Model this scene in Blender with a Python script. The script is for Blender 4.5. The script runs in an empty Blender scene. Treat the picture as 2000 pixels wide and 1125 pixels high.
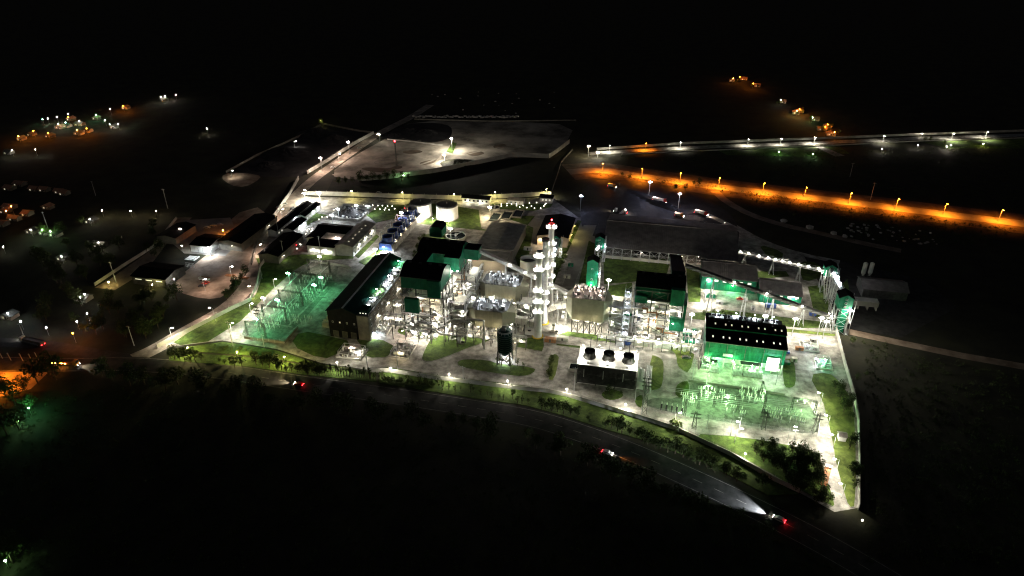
import bpy, bmesh, math, random
from mathutils import Vector, Matrix
from mathutils.geometry import tessellate_polygon

# ------------------------------------------------------------------ camera, world, exposure
SC = bpy.context.scene
COL = SC.collection
CAM_H, PITCH, FPX = 200.0, math.radians(29.0), 1351.0      # drone 200 m up, 24 mm equivalent lens
cam = bpy.data.cameras.new('camera')
cam.sensor_width = 36.0
cam.lens = 36.0 * FPX / 2000.0
cam.clip_start, cam.clip_end = 1.0, 20000.0
cam_ob = bpy.data.objects.new('camera', cam)
cam_ob.location = (0, 0, CAM_H)
cam_ob.rotation_euler = (math.pi / 2 - PITCH, 0, 0)
COL.objects.link(cam_ob)
SC.camera = cam_ob

W = bpy.data.worlds.new('World')
SC.world = W
W.use_nodes = True
wn = W.node_tree.nodes
sky = wn.new('ShaderNodeTexSky')
sky.sky_type = 'NISHITA'
sky.sun_disc = False
sky.sun_elevation = math.radians(-2)
sky.sun_rotation = math.radians(200)
bgn = wn['Background']
W.node_tree.links.new(sky.outputs[0], bgn.inputs[0])
bgn.inputs[1].default_value = 0.15          # a moonless night

SC.view_settings.view_transform = 'Standard'
SC.view_settings.look = 'None'
SC.view_settings.exposure = 0.0
SC.view_settings.gamma = 1.0
SC.cycles.use_denoising = True
SC.cycles.denoising_prefilter = 'ACCURATE'
SC.cycles.filter_width = 1.15
SC.cycles.max_bounces = 4
SC.cycles.diffuse_bounces = 2
SC.cycles.glossy_bounces = 2
SC.cycles.transparent_max_bounces = 4
SC.cycles.caustics_reflective = False
SC.cycles.caustics_refractive = False
SC.cycles.use_light_tree = True
SC.cycles.sample_clamp_indirect = 4.0

# ------------------------------------------------------------------ places on the site
# the plant is laid out on a grid turned 12.5 degrees: u runs along the rows, v away from the road
TH = math.radians(-12.5)
CT, ST = math.cos(TH), math.sin(TH)
def world(u, v, z=0.0):
    return Vector((u * CT - v * ST, u * ST + v * CT, z))
def at(px, py, z=0.0):
    "survey helper: site coordinates of a spot measured on the photograph, at height z"
    x = (px - 1000) / FPX; y = -(py - 562.5) / FPX
    d = (x, math.cos(PITCH) + y * math.sin(PITCH), -math.sin(PITCH) + y * math.cos(PITCH))
    t = (z - CAM_H) / d[2]
    X, Y = d[0] * t, d[1] * t
    return (X * CT + Y * ST, -X * ST + Y * CT)
def pts(s, z=0.0):
    return [at(*map(float, p.split(',')), z) for p in s.split()]
def chaikin(P, n=1, closed=True):
    for _ in range(n):
        Q = []
        N = len(P)
        rng = range(N if closed else N - 1)
        if not closed: Q.append(P[0])
        for i in rng:
            a, b = P[i], P[(i + 1) % N]
            Q += [(a[0]*.75+b[0]*.25, a[1]*.75+b[1]*.25), (a[0]*.25+b[0]*.75, a[1]*.25+b[1]*.75)]
        if not closed: Q.append(P[-1])
        P = Q
    return P
def along(P, step, start=0.0):
    "points and headings every step metres along a polyline"
    out = []; need = start
    for a, b in zip(P, P[1:]):
        L = math.hypot(b[0]-a[0], b[1]-a[1])
        while need <= L:
            t = need / L
            out.append((a[0]+(b[0]-a[0])*t, a[1]+(b[1]-a[1])*t, math.atan2(b[1]-a[1], b[0]-a[0])))
            need += step
        need -= L
    return out
_ORD = 'first second third fourth fifth sixth seventh eighth ninth tenth eleventh twelfth thirteenth fourteenth fifteenth sixteenth seventeenth eighteenth nineteenth'.split()
def nth(i):
    n = i + 1
    if n < 20: return _ORD[i]
    t, o = divmod(n, 10)
    tens = 'twenty thirty forty fifty sixty seventy eighty ninety'.split()[t-2]
    return tens[:-1] + 'ieth' if o == 0 else tens + '-' + _ORD[o-1]

# ------------------------------------------------------------------ materials
MATS = {}
def mat(name, col, rough=.8, metal=0.0, var=.25, scale=.4, detail=6.0, bump=0.0, bscale=3.0, col2=None, stretch=None, spec=.3, lo=.35, hi=.65, stain=0.0):
    m = bpy.data.materials.new(name); m.use_nodes = True
    nt = m.node_tree; b = nt.nodes['Principled BSDF']
    b.inputs['Roughness'].default_value = rough
    b.inputs['Metallic'].default_value = metal
    b.inputs['Specular IOR Level'].default_value = spec
    tc = nt.nodes.new('ShaderNodeTexCoord')
    src = tc.outputs['Object']
    if stretch:
        mp = nt.nodes.new('ShaderNodeMapping'); mp.inputs['Scale'].default_value = stretch
        nt.links.new(src, mp.inputs[0]); src = mp.outputs[0]
    no = nt.nodes.new('ShaderNodeTexNoise')
    no.inputs['Scale'].default_value = scale; no.inputs['Detail'].default_value = detail; no.inputs['Roughness'].default_value = .62
    nt.links.new(src, no.inputs['Vector'])
    cr = nt.nodes.new('ShaderNodeValToRGB')
    c2 = col2 if col2 else tuple(c * (1 + var) for c in col)
    c1 = col if col2 else tuple(c * (1 - var) for c in col)
    cr.color_ramp.elements[0].position = lo; cr.color_ramp.elements[0].color = (*c1, 1)
    cr.color_ramp.elements[1].position = hi; cr.color_ramp.elements[1].color = (*c2, 1)
    nt.links.new(no.outputs['Fac'], cr.inputs[0])
    out = cr.outputs[0]
    if stain:      # oil, rubber and damp patches with outlines of their own
        n3 = nt.nodes.new('ShaderNodeTexNoise'); n3.inputs['Scale'].default_value = scale*.28; n3.inputs['Detail'].default_value = 8; n3.inputs['Roughness'].default_value = .7
        n3.inputs['Distortion'].default_value = 1.2
        nt.links.new(src, n3.inputs['Vector'])
        r3 = nt.nodes.new('ShaderNodeValToRGB'); r3.color_ramp.elements[0].position = .40; r3.color_ramp.elements[0].color = (1-stain,)*3+(1,); r3.color_ramp.elements[1].position = .58; r3.color_ramp.elements[1].color = (1,1,1,1)
        mx = nt.nodes.new('ShaderNodeMix'); mx.data_type = 'RGBA'; mx.blend_type = 'MULTIPLY'; mx.inputs[0].default_value = 1
        nt.links.new(n3.outputs['Fac'], r3.inputs[0]); nt.links.new(out, mx.inputs[6]); nt.links.new(r3.outputs[0], mx.inputs[7]); out = mx.outputs[2]
    nt.links.new(out, b.inputs['Base Color'])
    if bump:
        n2 = nt.nodes.new('ShaderNodeTexNoise'); n2.inputs['Scale'].default_value = bscale; n2.inputs['Detail'].default_value = 4
        nt.links.new(src, n2.inputs['Vector'])
        bp = nt.nodes.new('ShaderNodeBump'); bp.inputs['Strength'].default_value = bump; bp.inputs['Distance'].default_value = .3
        nt.links.new(n2.outputs['Fac'], bp.inputs['Height']); nt.links.new(bp.outputs[0], b.inputs['Normal'])
    MATS[name] = m
    return m
def rib(name, col, rough=.7, metal=0.0, var=.25, period=.9, axis='Y', spec=.12):
    "ribbed sheet cladding: shallow corrugation and weathering"
    m = mat(name, col, rough, metal, var, .25, spec=spec)
    nt = m.node_tree; b = nt.nodes['Principled BSDF']
    tc = [n for n in nt.nodes if n.type == 'TEX_COORD'][0]
    wv = nt.nodes.new('ShaderNodeTexWave'); wv.bands_direction = axis; wv.inputs['Scale'].default_value = .314 / period
    wv.inputs['Distortion'].default_value = 0
    nt.links.new(tc.outputs['Object'], wv.inputs['Vector'])
    bp = nt.nodes.new('ShaderNodeBump'); bp.inputs['Strength'].default_value = .35; bp.inputs['Distance'].default_value = .12
    nt.links.new(wv.outputs['Fac'], bp.inputs['Height']); nt.links.new(bp.outputs[0], b.inputs['Normal'])
    return m
def glow(name, col, s):
    m = bpy.data.materials.new(name); m.use_nodes = True
    b = m.node_tree.nodes['Principled BSDF']
    b.inputs['Base Color'].default_value = (.8, .8, .8, 1)
    b.inputs['Emission Color'].default_value = (*col, 1)
    b.inputs['Emission Strength'].default_value = s
    m.cycles.emission_sampling = 'NONE'       # the lamp itself carries the light
    MATS[name] = m
    return m
mat('earth', (.012, .011, .007), .95, var=.5, scale=.06, col2=(.030, .031, .014), bump=.3, bscale=.8)
mat('scrubland', (.012, .018, .006), .95, scale=.05, col2=(.04, .05, .018), bump=.5, bscale=.5)
mat('concrete', (.16, .152, .13), .88, scale=.22, col2=(.47, .45, .405), bump=.15, bscale=2, detail=12, stain=.38)
mat('lane_surface', (.22, .185, .145), .92, scale=.2, col2=(.42, .36, .29), bump=.15, bscale=2, detail=12, stain=.4)
mat('concrete_dark', (.16, .15, .135), .9, scale=.10, col2=(.26, .245, .22), bump=.08, detail=9)
mat('asphalt', (.010, .0097, .0095), .85, scale=.25, col2=(.034, .033, .031), bump=.1, detail=9)
mat('grass', (.026, .056, .007), .95, scale=.35, col2=(.105, .165, .028), bump=.8, bscale=2.5, detail=12, lo=.3, hi=.7, stain=.5)
mat('grass_pale', (.06, .095, .014), .95, scale=.30, col2=(.17, .22, .045), bump=.8, bscale=2.5, detail=12, lo=.3, hi=.7, stain=.5)  # paler than grass, for a few of the lawns
mat('gravel', (.17, .175, .155), .95, scale=.35, col2=(.33, .33, .30), bump=.5, bscale=6, detail=10)
mat('ash', (.10, .088, .07), .95, scale=.035, col2=(.40, .355, .29), bump=.5, bscale=.4, detail=12, lo=.38, hi=.62)
mat('gravel_dark', (.07, .078, .062), .95, scale=.5, col2=(.17, .185, .15), bump=.5, bscale=6, detail=10)
mat('shaded_paddock', (.005, .006, .0028), .95, scale=.12, col2=(.014, .016, .007), bump=.5, bscale=.8)  # paddock ground with the wall's shade put into the colour
mat('dirt_dark', (.05, .038, .025), .95, scale=.1, col2=(.15, .11, .075), bump=.5, bscale=.8, detail=10)
mat('dirt', (.13, .092, .062), .95, scale=.12, col2=(.30, .23, .17), bump=.3, bscale=.7, detail=10)
mat('coal', (.006, .006, .007), .75, scale=.15, col2=(.022, .021, .021), bump=.8, bscale=1.2)
mat('wall', (.36, .35, .31), .9, scale=.18, col2=(.56, .54, .48), detail=8)
mat('wall_dark', (.10, .095, .08), .9, scale=.2, col2=(.19, .18, .15))
mat('white', (.62, .62, .58), .6, scale=.3, col2=(.80, .80, .76))
mat('pale', (.42, .42, .35), .6, scale=.25, col2=(.58, .58, .49))
mat('lagging', (.46, .45, .40), .45, scale=.5, col2=(.74, .73, .66), metal=.15)
mat('steel', (.06, .062, .056), .6, .15, scale=.6, col2=(.13, .132, .12))
mat('steel_dark', (.035, .036, .036), .55, .2, scale=.6, col2=(.075, .075, .072))
mat('galv', (.36, .37, .37), .45, .35, scale=.8, col2=(.55, .56, .56))
mat('rust', (.20, .085, .035), .8, .1, scale=.8, col2=(.34, .18, .09))
mat('esp', (.20, .205, .15), .65, scale=.2, col2=(.29, .295, .22))
mat('porcelain', (.62, .60, .52), .25, scale=1, col2=(.78, .76, .70))
mat('tan', (.52, .40, .26), .8, scale=.2, col2=(.66, .52, .36))
mat('brick', (.30, .16, .10), .9, scale=.6, col2=(.42, .25, .17))
mat('blue', (.02, .045, .16), .5, scale=.3, col2=(.04, .08, .26))
mat('glass', (.02, .025, .03), .1, scale=1, col2=(.04, .05, .05), spec=.6)
mat('water', (.008, .012, .012), .06, scale=.3, col2=(.015, .02, .02), spec=.6, bump=.05, bscale=1)
mat('rubber', (.012, .012, .012), .9)
mat('red_paint', (.42, .03, .02), .4, scale=.5, col2=(.55, .06, .04))
mat('orange_paint', (.55, .20, .03), .45)
mat('yellow_paint', (.62, .45, .04), .45)
mat('stone', (.30, .28, .25), .9, scale=.4, col2=(.52, .49, .45), bump=.6, bscale=1)
mat('bark', (.05, .035, .022), .95, scale=2, col2=(.10, .075, .05))
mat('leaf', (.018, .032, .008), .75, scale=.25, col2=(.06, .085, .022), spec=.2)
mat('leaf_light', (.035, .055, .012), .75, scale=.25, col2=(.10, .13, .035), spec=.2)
mat('paint_line', (.10, .095, .08), .8, scale=.6, col2=(.30, .28, .25))
mat('gold_line', (.55, .40, .07), .8, scale=1, col2=(.7, .52, .12))
rib('green', (.008, .105, .055), .5, period=1.2, axis='X')
rib('green_v', (.008, .105, .055), .5, period=1.2, axis='Y')
rib('green_roof', (.004, .022, .017), .7, period=1.0, axis='Y', spec=.05)
rib('dark_roof', (.009, .0095, .010), .8, period=1.0, axis='X', spec=.03)
rib('grey_roof', (.34, .325, .28), .6, period=1.0, axis='X')
rib('shed_roof', (.15, .135, .13), .8, period=1.2, axis='X')
rib('pink_roof', (.30, .27, .25), .6, period=1.0, axis='X')
rib('white_clad', (.52, .54, .50), .55, period=.8, axis='X')
GC = dict(white=(1, .93, .78), cool=(.85, .92, 1), blue=(.55, .62, 1), warm=(1, .80, .50), green=(.50, 1, .42), sodium=(1, .245, .012), pink=(1, .75, .62), red=(1, .02, .03), teal=(.20, 1, .42), yellow=(1, .85, .30), amber=(1, .30, .04))
for k, c in GC.items(): glow('glow_' + k, c, 160.0 if k != 'red' else 40.0)
for k, c in GC.items(): glow('fitting_' + k, c, 18.0)
glow('glow_soft', (1, .93, .78), 5.0)
glow('glow_window', (1, .92, .75), .8)
glow('glow_dim', (1, .85, .6), .5)

# ------------------------------------------------------------------ mesh builder (site coordinates, metres)
class MB:
    def __init__(s, th=None):
        s.v, s.f, s.t = [], [], th
        s.o = (th['u0'], th['v0'], th['z0']) if th is not None and 'u0' in th.keys() else (0, 0, 0)
    def add(s, V, F):
        n = len(s.v); o = s.o
        s.v += [(p[0]-o[0], p[1]-o[1], p[2]-o[2]) for p in V]
        s.f += [tuple(i + n for i in f) for f in F]
        return s
    def box(s, u0, v0, z0, u1, v1, z1):
        return s.add([(u0,v0,z0),(u1,v0,z0),(u1,v1,z0),(u0,v1,z0),(u0,v0,z1),(u1,v0,z1),(u1,v1,z1),(u0,v1,z1)],
                     [(0,3,2,1),(4,5,6,7),(0,1,5,4),(1,2,6,5),(2,3,7,6),(3,0,4,7)])
    def cbox(s, u, v, z0, du, dv, dz):
        return s.box(u-du/2, v-dv/2, z0, u+du/2, v+dv/2, z0+dz)
    def beam(s, a, b, w=.3, h=None):
        h = h or w
        a, b = Vector(a), Vector(b); d = (b - a)
        if d.length < 1e-4: return s
        d.normalize()
        x = d.cross(Vector((0,0,1)))
        if x.length < .01: x = Vector((1,0,0))
        x.normalize(); y = x.cross(d)
        V = []
        for p in (a, b):
            for i, j in ((-1,-1),(1,-1),(1,1),(-1,1)): V.append(p + x*(i*w/2) + y*(j*h/2))
        return s.add(V, [(0,1,2,3),(7,6,5,4),(0,4,5,1),(1,5,6,2),(2,6,7,3),(3,7,4,0)])
    def path(s, P, w=.3, h=None):
        for a, b in zip(P, P[1:]): s.beam(a, b, w, h)
        return s
    def cyl(s, u, v, z0, z1, r, r2=None, n=12, cap=True):
        r2 = r if r2 is None else r2
        V = [(u+math.cos(2*math.pi*i/n)*q, v+math.sin(2*math.pi*i/n)*q, z) for z, q in ((z0,r),(z1,r2)) for i in range(n)]
        F = [(i,(i+1)%n,n+(i+1)%n,n+i) for i in range(n)]
        if cap: F += [tuple(range(n))[::-1], tuple(range(n, 2*n))]
        return s.add(V, F)
    def lathe(s, u, v, prof, n=16, cap=True):
        V = [(u+math.cos(2*math.pi*i/n)*r, v+math.sin(2*math.pi*i/n)*r, z) for r, z in prof for i in range(n)]
        F = []
        for k in range(len(prof)-1):
            F += [(k*n+i, k*n+(i+1)%n, (k+1)*n+(i+1)%n, (k+1)*n+i) for i in range(n)]
        if cap: F += [tuple(range(n))[::-1], tuple(range((len(prof)-1)*n, len(prof)*n))]
        return s.add(V, F)
    def tube(s, a, b, r, n=7, r2=None):
        a, b = Vector(a), Vector(b); d = b - a
        if d.length < 1e-4: return s
        d.normalize(); r2 = r if r2 is None else r2
        x = d.cross(Vector((0,0,1)))
        if x.length < .01: x = Vector((1,0,0))
        x.normalize(); y = x.cross(d)
        V = [p + (x*math.cos(2*math.pi*i/n) + y*math.sin(2*math.pi*i/n))*q for p, q in ((a,r),(b,r2)) for i in range(n)]
        return s.add(V, [(i,n+i,n+(i+1)%n,(i+1)%n) for i in range(n)] + [tuple(range(n)), tuple(range(n,2*n))[::-1]])
    def pipe(s, P, r, n=7):
        for a, b in zip(P, P[1:]): s.tube(a, b, r, n)
        for p in P[1:-1]: s.ball(p, r*1.05, 6)
        return s
    def ball(s, c, r, n=8, sz=1.0):
        prof = [(max(.01, math.sin(math.pi*k/(n//2))*r), c[2]-math.cos(math.pi*k/(n//2))*r*sz) for k in range(n//2+1)]
        return s.lathe(c[0], c[1], prof, n)
    def ring(s, u, v, z0, z1, r0, r1, n=20):
        V = [(u+math.cos(2*math.pi*i/n)*r, v+math.sin(2*math.pi*i/n)*r, z) for r, z in ((r0,z0),(r1,z0),(r1,z1),(r0,z1)) for i in range(n)]
        F = []
        for k in range(4):
            F += [(k*n+i, k*n+(i+1)%n, ((k+1)%4)*n+(i+1)%n, ((k+1)%4)*n+i) for i in range(n)]
        return s.add(V, F)
    def prism(s, P, z0, z1):
        "upright prism over a plan polygon, any outline"
        a = sum(P[i][0]*P[(i+1)%len(P)][1]-P[(i+1)%len(P)][0]*P[i][1] for i in range(len(P)))
        if a < 0: P = P[::-1]
        n = len(P)
        tri = tessellate_polygon([[Vector((p[0], p[1], 0)) for p in P]])
        V = [(p[0], p[1], z1) for p in P]; F = []
        for t in tri:
            (x0,y0),(x1,y1),(x2,y2) = [P[i] for i in t]
            F.append(tuple(t) if (x1-x0)*(y2-y0)-(x2-x0)*(y1-y0) > 0 else tuple(t)[::-1])
        if z0 is not None:
            V += [(p[0], p[1], z0) for p in P]
            F += [(i, n+i, n+(i+1)%n, (i+1)%n)[::-1] if False else (n+i, n+(i+1)%n, (i+1)%n, i) for i in range(n)]
        return s.add(V, F)
    def extr(s, prof, a, b, axis='u'):
        "extrude a convex (offset, z) profile from a to b along u or v"
        n = len(prof)
        if axis == 'u': V = [(a, p[0], p[1]) for p in prof] + [(b, p[0], p[1]) for p in prof]
        else: V = [(p[0], a, p[1]) for p in prof] + [(p[0], b, p[1]) for p in prof]
        F = [(i, (i+1)%n, n+(i+1)%n, n+i) for i in range(n)] + [tuple(range(n))[::-1], tuple(range(n,2*n))]
        return s.add(V, F)
    def lattice(s, a, b, w, t=.12, n=None, taper=1.0):
        "four-chord lattice member from a to b"
        a, b = Vector(a), Vector(b); d = b-a; L = d.length; d.normalize()
        x = d.cross(Vector((0,0,1)))
        if x.length < .01: x = Vector((1,0,0))
        x.normalize(); y = x.cross(d)
        n = n or max(2, int(L/(w*1.2)))
        def c(k, i, j):
            f = k/n; ww = w*(1+(taper-1)*f)/2
            return a + d*(L*f) + x*(i*ww) + y*(j*ww)
        q = [(-1,-1),(1,-1),(1,1),(-1,1)]
        for i, j in q: s.beam(c(0,i,j), c(n,i,j), t)
        for k in range(n):
            for e in range(4):
                i, j = q[e]; i2, j2 = q[(e+1)%4]
                if k % 2: s.beam(c(k,i,j), c(k+1,i2,j2), t*.7)
                else: s.beam(c(k,i2,j2), c(k+1,i,j), t*.7)
        return s
    def mesh(s, name, m, smooth=False):
        me = bpy.data.meshes.new(name)
        me.from_pydata([tuple(p) for p in s.v], [], s.f)
        me.materials.append(MATS[m])
        if smooth:
            for p in me.polygons: p.use_smooth = True
        me.update()
        return me
    def obj(s, name, m, parent='auto', smooth=False):
        o = bpy.data.objects.new(name, s.mesh(name, m, smooth))
        COL.objects.link(o)
        p = s.t if isinstance(parent, str) else parent
        if p is not None: o.parent = p
        else: o.rotation_euler = (0, 0, TH)
        return o
def fixn(o):
    bm = bmesh.new(); bm.from_mesh(o.data); bmesh.ops.recalc_face_normals(bm, faces=bm.faces); bm.to_mesh(o.data); bm.free(); return o

def tag(o, label, cat, group=None, kind=None):
    if kind: o['kind'] = kind
    else: o['category'] = cat
    o['label'] = label
    if group: o['group'] = group
    return o
def T(name, label, cat, u, v, z=0.0, group=None, rz=0.0, own=True):
    "an empty at the base of a thing; parts are given in site coordinates unless own is False"
    o = bpy.data.objects.new(name, None); COL.objects.link(o)
    o.empty_display_size = .5
    o.location = world(u, v, z); o.rotation_euler = (0, 0, TH + rz)
    tag(o, label, cat, group)
    if own: o['u0'], o['v0'], o['z0'] = float(u), float(v), float(z)
    return o
def place(me_list, name, label, cat, u, v, z=0.0, rz=0.0, sc=1.0, group=None):
    "a thing whose parts share mesh data: me_list = [(part name, mesh, [(sub name, mesh)])]"
    o = T(name, label, cat, u, v, z, group, rz, own=False)
    o.scale = (sc, sc, sc) if not isinstance(sc, tuple) else sc
    for it in me_list:
        c = bpy.data.objects.new(it[0], it[1]); COL.objects.link(c); c.parent = o
        if len(it) > 3: c.location = it[3]
        for sub in (it[2] if len(it) > 2 else []):
            d = bpy.data.objects.new(sub[0], sub[1]); COL.objects.link(d); d.parent = c
    return o
LD = {}
def light(parent, loc, col, power, kind='POINT', rad=.35, spot=150, rot=None, blend=.7):
    k = (col, power, kind, rad, spot, blend)
    if k not in LD:
        l = bpy.data.lights.new('lamp_light', kind); l.color = GC[col]; l.energy = power; l.shadow_soft_size = rad
        if kind == 'SPOT': l.spot_size = math.radians(spot); l.spot_blend = blend
        LD[k] = l
    o = bpy.data.objects.new('lamp_light', LD[k]); COL.objects.link(o)
    o.parent = parent; o.location = loc
    if rot: o.rotation_euler = rot
    return o
# ------------------------------------------------------------------ the setting: ground, roads, yards, lawns
def sheet(name, P, z, m, label=None, kind='structure', z0=None):
    o = MB().prism(P, z0, z).obj(name, m)
    o['kind'] = kind
    if label: o['label'] = label
    return o
def lawn(name, P, label, m='grass', kerb=True, smooth=1, z=.12):
    P = chaikin(P, smooth) if smooth else P
    o = sheet(name, P, z, m, label, z0=0)
    if kerb:
        k = MB()
        for a, b in zip(P, P[1:] + P[:1]): k.beam((a[0],a[1],z*.5+.02), (b[0],b[1],z*.5+.02), .28, z+.1)
        c = k.obj('kerb', 'concrete', None); c.rotation_euler = (0,0,0); c.parent = o
    return o
def ribbon(P, w):
    L, R = [], []
    for i, p in enumerate(P):
        a = P[max(0, i-1)]; b = P[min(len(P)-1, i+1)]
        d = Vector((b[0]-a[0], b[1]-a[1])).normalized(); n = Vector((-d.y, d.x))*(w/2)
        L.append((p[0]+n.x, p[1]+n.y)); R.append((p[0]-n.x, p[1]-n.y))
    return L + R[::-1]
def strip(name, P, w, z, m, label=None):
    "road laid as a quad strip along a centre line"
    n = len(P); Q = ribbon(P, w); V = [(*Q[i], z) for i in range(n)] + [(*Q[2*n-1-i], z) for i in range(n)]
    o = MB().add(V, [(i, n+i, n+i+1, i+1) for i in range(n-1)]).obj(name, m)
    o['kind'] = 'structure'
    if label: o['label'] = label
    return o

g = MB(); S = 5200
g.add([(-S,-600,0),(S,-600,0),(S,S,0),(-S,S,0)], [(0,1,2,3)])
go = g.obj('ground', 'earth', None); go['kind'] = 'structure'; go['label'] = 'dark open land around the power station'

# plant pavement inside the perimeter wall
PLANT = pts('308,680 434,665 475,671 542,682 628,709 718,722 760,722 850,737 1000,756 1071,764 1107,772 1160,788 1213,804 1249,815 1320,838 1425,885 1512,935 1630,1000 1676,992 1676,817 1665,770 1634,648 1625,600 1640,520 1500,474 1440,440 1300,425 1130,425 1085,392 1075,385 900,392 600,384 590,378 568,398 530,440 512,500 500,556 490,585 448,606 376,642')
sheet('plant_pavement', PLANT, .03, 'concrete', 'pale concrete pavement inside the plant')
jn = MB()
def inside(P, x, y):
    c = False
    for i in range(len(P)):
        (x1,y1),(x2,y2) = P[i],P[i-1]
        if (y1 > y) != (y2 > y) and x < (x2-x1)*(y-y1)/(y2-y1)+x1: c = not c
    return c
for a in range(-260, 130, 6):
    for b in range(200, 500, 6):
        if inside(PLANT, a, b):
            if inside(PLANT, a+6, b): jn.beam((a,b,.034),(a+6,b,.034),.06,.016)
            if inside(PLANT, a, b+6): jn.beam((a,b,.0345),(a,b+6,.0345),.06,.016)
jo = jn.obj('pavement_joint', 'wall_dark', None); jo['kind'] = 'structure'; jo['label'] = 'tarred joints between the concrete paving slabs'
HWY = chaikin(pts('-260,700 0,711 120,713 260,710 430,724 560,745 760,772 925,797 1025,813 1105,835 1220,876 1380,947 1500,1005 1620,1067 1760,1150 1900,1240'), 2, False)
strip('highway', HWY, 12.5, .05, 'asphalt', 'dark two-lane highway curving along the front of the plant')
e1 = MB()
for s in (-5.4, 5.4):
    Q = ribbon(HWY, abs(s)*2); n = len(HWY)
    E = Q[:n] if s > 0 else Q[n:][::-1]
    for a, b in zip(E, E[1:]): e1.beam((*a, .06), (*b, .06), .22, .02)
e1.obj('edge_line', 'paint_line', None)['kind'] = 'structure'
for k, (u, v, r) in enumerate(along(HWY, 9)):
    if k % 1 == 0 and 20 < k < 75:
        o = MB(); o.beam((u-2*math.cos(r), v-2*math.sin(r), .066), (u+2*math.cos(r), v+2*math.sin(r), .066), .2, .02)
        o = o.obj('centre_dash', 'paint_line', None); o['kind'] = 'structure'
LROAD = chaikin(pts('262,700 300,684 360,648 440,605 480,566 499,530 506,495 513,465 532,434 562,400 592,368 618,345 660,316 700,288 742,259 800,231 840,205'), 2, False)
strip('access_road', LROAD, 10, .045, 'lane_surface', 'pale unpaved lane running up the left side of the plant')
ORD = chaikin(pts('1110,336 1170,331 1250,344 1350,358 1400,365 1500,377 1600,388 1700,400 1850,419 2000,437 2200,462'), 1, False)
strip('glow_verge', ORD, 40, .03, 'dirt_dark', 'pale verge added beside the orange road to widen its glow')  # added sheet, paler than the land, spreads the lamp glow wider
strip('sodium_lit_road', ORD, 13, .04, 'concrete_dark', 'road washed orange by sodium lamps')
FRD = pts('1150,300 1330,289 1600,279 1800,270 2000,264 2300,250')
strip('boundary_road', FRD, 9, .04, 'concrete', 'pale road along the far boundary wall')
strip('farm_track', pts('1650,646 1750,668 1880,695 2050,725'), 6, .04, 'dirt', 'faint dirt track leading off to the right')
strip('dirt_track', chaikin(pts('1395,373 1420,395 1466,420 1530,440 1600,455 1680,474 1760,490'), 1, False), 7, .04, 'dirt', 'dirt track curving below the orange road')
strip('yard_edge_road', chaikin(pts('1380,418 1440,447 1500,476 1560,496 1640,512'), 1, False), 5, .042, 'concrete', 'concrete lane along the edge of the coal yard')
strip('left_carriageway', chaikin(pts('-200,660 0,668 90,673 180,690 262,702'), 1, False), 8, .041, 'asphalt')

sheet('ash_yard', chaikin(pts('640,342 690,352 760,347 845,337 905,327 1000,307 1072,309 1100,290 1124,244 1000,237 805,235 770,262 690,305'), 1), .02, 'ash', 'wide pale ash yard behind the plant')
for k, s in enumerate(('700,330 720,326 760,330 775,322 790,326 770,335 740,338','815,318 850,310 858,314 830,324','870,330 905,318 930,312 935,318 900,326','905,300 935,294 950,300 925,306','780,296 815,292 830,297 800,302','790,240 880,240 885,268 850,280 790,272 770,262','960,285 985,280 990,286 970,292','725,345 755,338 770,342 745,348')):
    sheet('coal_dust_stain', chaikin(pts(s), 2), .025+.002*k, 'coal' if k == 5 else 'dirt_dark')
for k, s in enumerate(('650,342 720,318 800,282 850,262','700,350 760,335 840,318 872,296 905,262','836,336 850,320 866,300 880,284','745,345 830,330 910,300 1000,284')):
    strip('tyre_track', chaikin(pts(s), 2, False), 2.6, .045+.002*k, 'ash' if k != 2 else 'lane_surface')
sheet('coal_pond_floor', pts('446,340 628,246 730,261 602,338 586,346 500,345'), .02, 'coal', 'black coal storage pond behind low walls')
sheet('pond_apron', chaikin(pts('430,346 448,336 505,341 510,348 480,366 450,362'), 1), .024, 'dirt')
sheet('back_paddock', pts('650,350 760,350 850,340 910,330 1000,311 1075,312 1100,300 1078,376 900,384 640,372'), .018, 'shaded_paddock')
lawn('lawn', pts('872,296 884,278 892,280 884,300'), 'lit green strip below the ash yard mast', 'grass', False, 0)
sheet('field_lawn', pts('1400,293 1640,286 1660,300 1560,306 1420,303'), .03, 'grass', 'lit green field below the far wall')
sheet('field_lawn', pts('1800,277 2000,271 2000,290 1850,290'), .03, 'grass', 'lit green field at the right edge below the far wall')
sheet('side_lane', pts('1590,286 1604,285 1650,304 1632,306'), .05, 'concrete', 'pale side lane leaving the far boundary road')
sheet('coal_yard', chaikin(pts('1130,425 1140,352 1250,352 1345,370 1420,410 1445,445 1440,490 1150,470'), 1), .036, 'coal', 'coal black storage yard with parked trucks')
sheet('haul_yard', pts('1570,500 1640,510 1800,545 1870,600 1760,660 1650,640'), .033, 'asphalt')
sheet('workshop_yard', chaikin(pts('340,548 385,512 440,470 450,420 520,400 515,470 500,500 480,535 440,580 400,585 345,570'), 1), .022, 'dirt', 'trodden brown yard between the workshops')
sheet('depot_yard', pts('330,470 360,430 450,425 470,470 440,500 360,495'), .026, 'concrete_dark')
sheet('depot_lane', pts('185,562 215,545 300,485 345,425 375,425 330,470 300,510 260,545 225,566'), .023, 'dirt')
sheet('shoulder', pts('-60,700 60,718 100,722 60,760 -60,790'), .044, 'dirt')  # sheet enlarged so the orange lamp glow reaches further
sheet('steel_yard_floor', pts('1030,428 1135,428 1180,480 1150,500 1040,500'), .034, 'concrete_dark')
sheet('left_substation_bed', chaikin(pts('470,655 478,640 605,512 680,524 556,668 500,665'), 1), .08, 'gravel_dark', 'gravel bed of the left switchyard')
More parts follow.
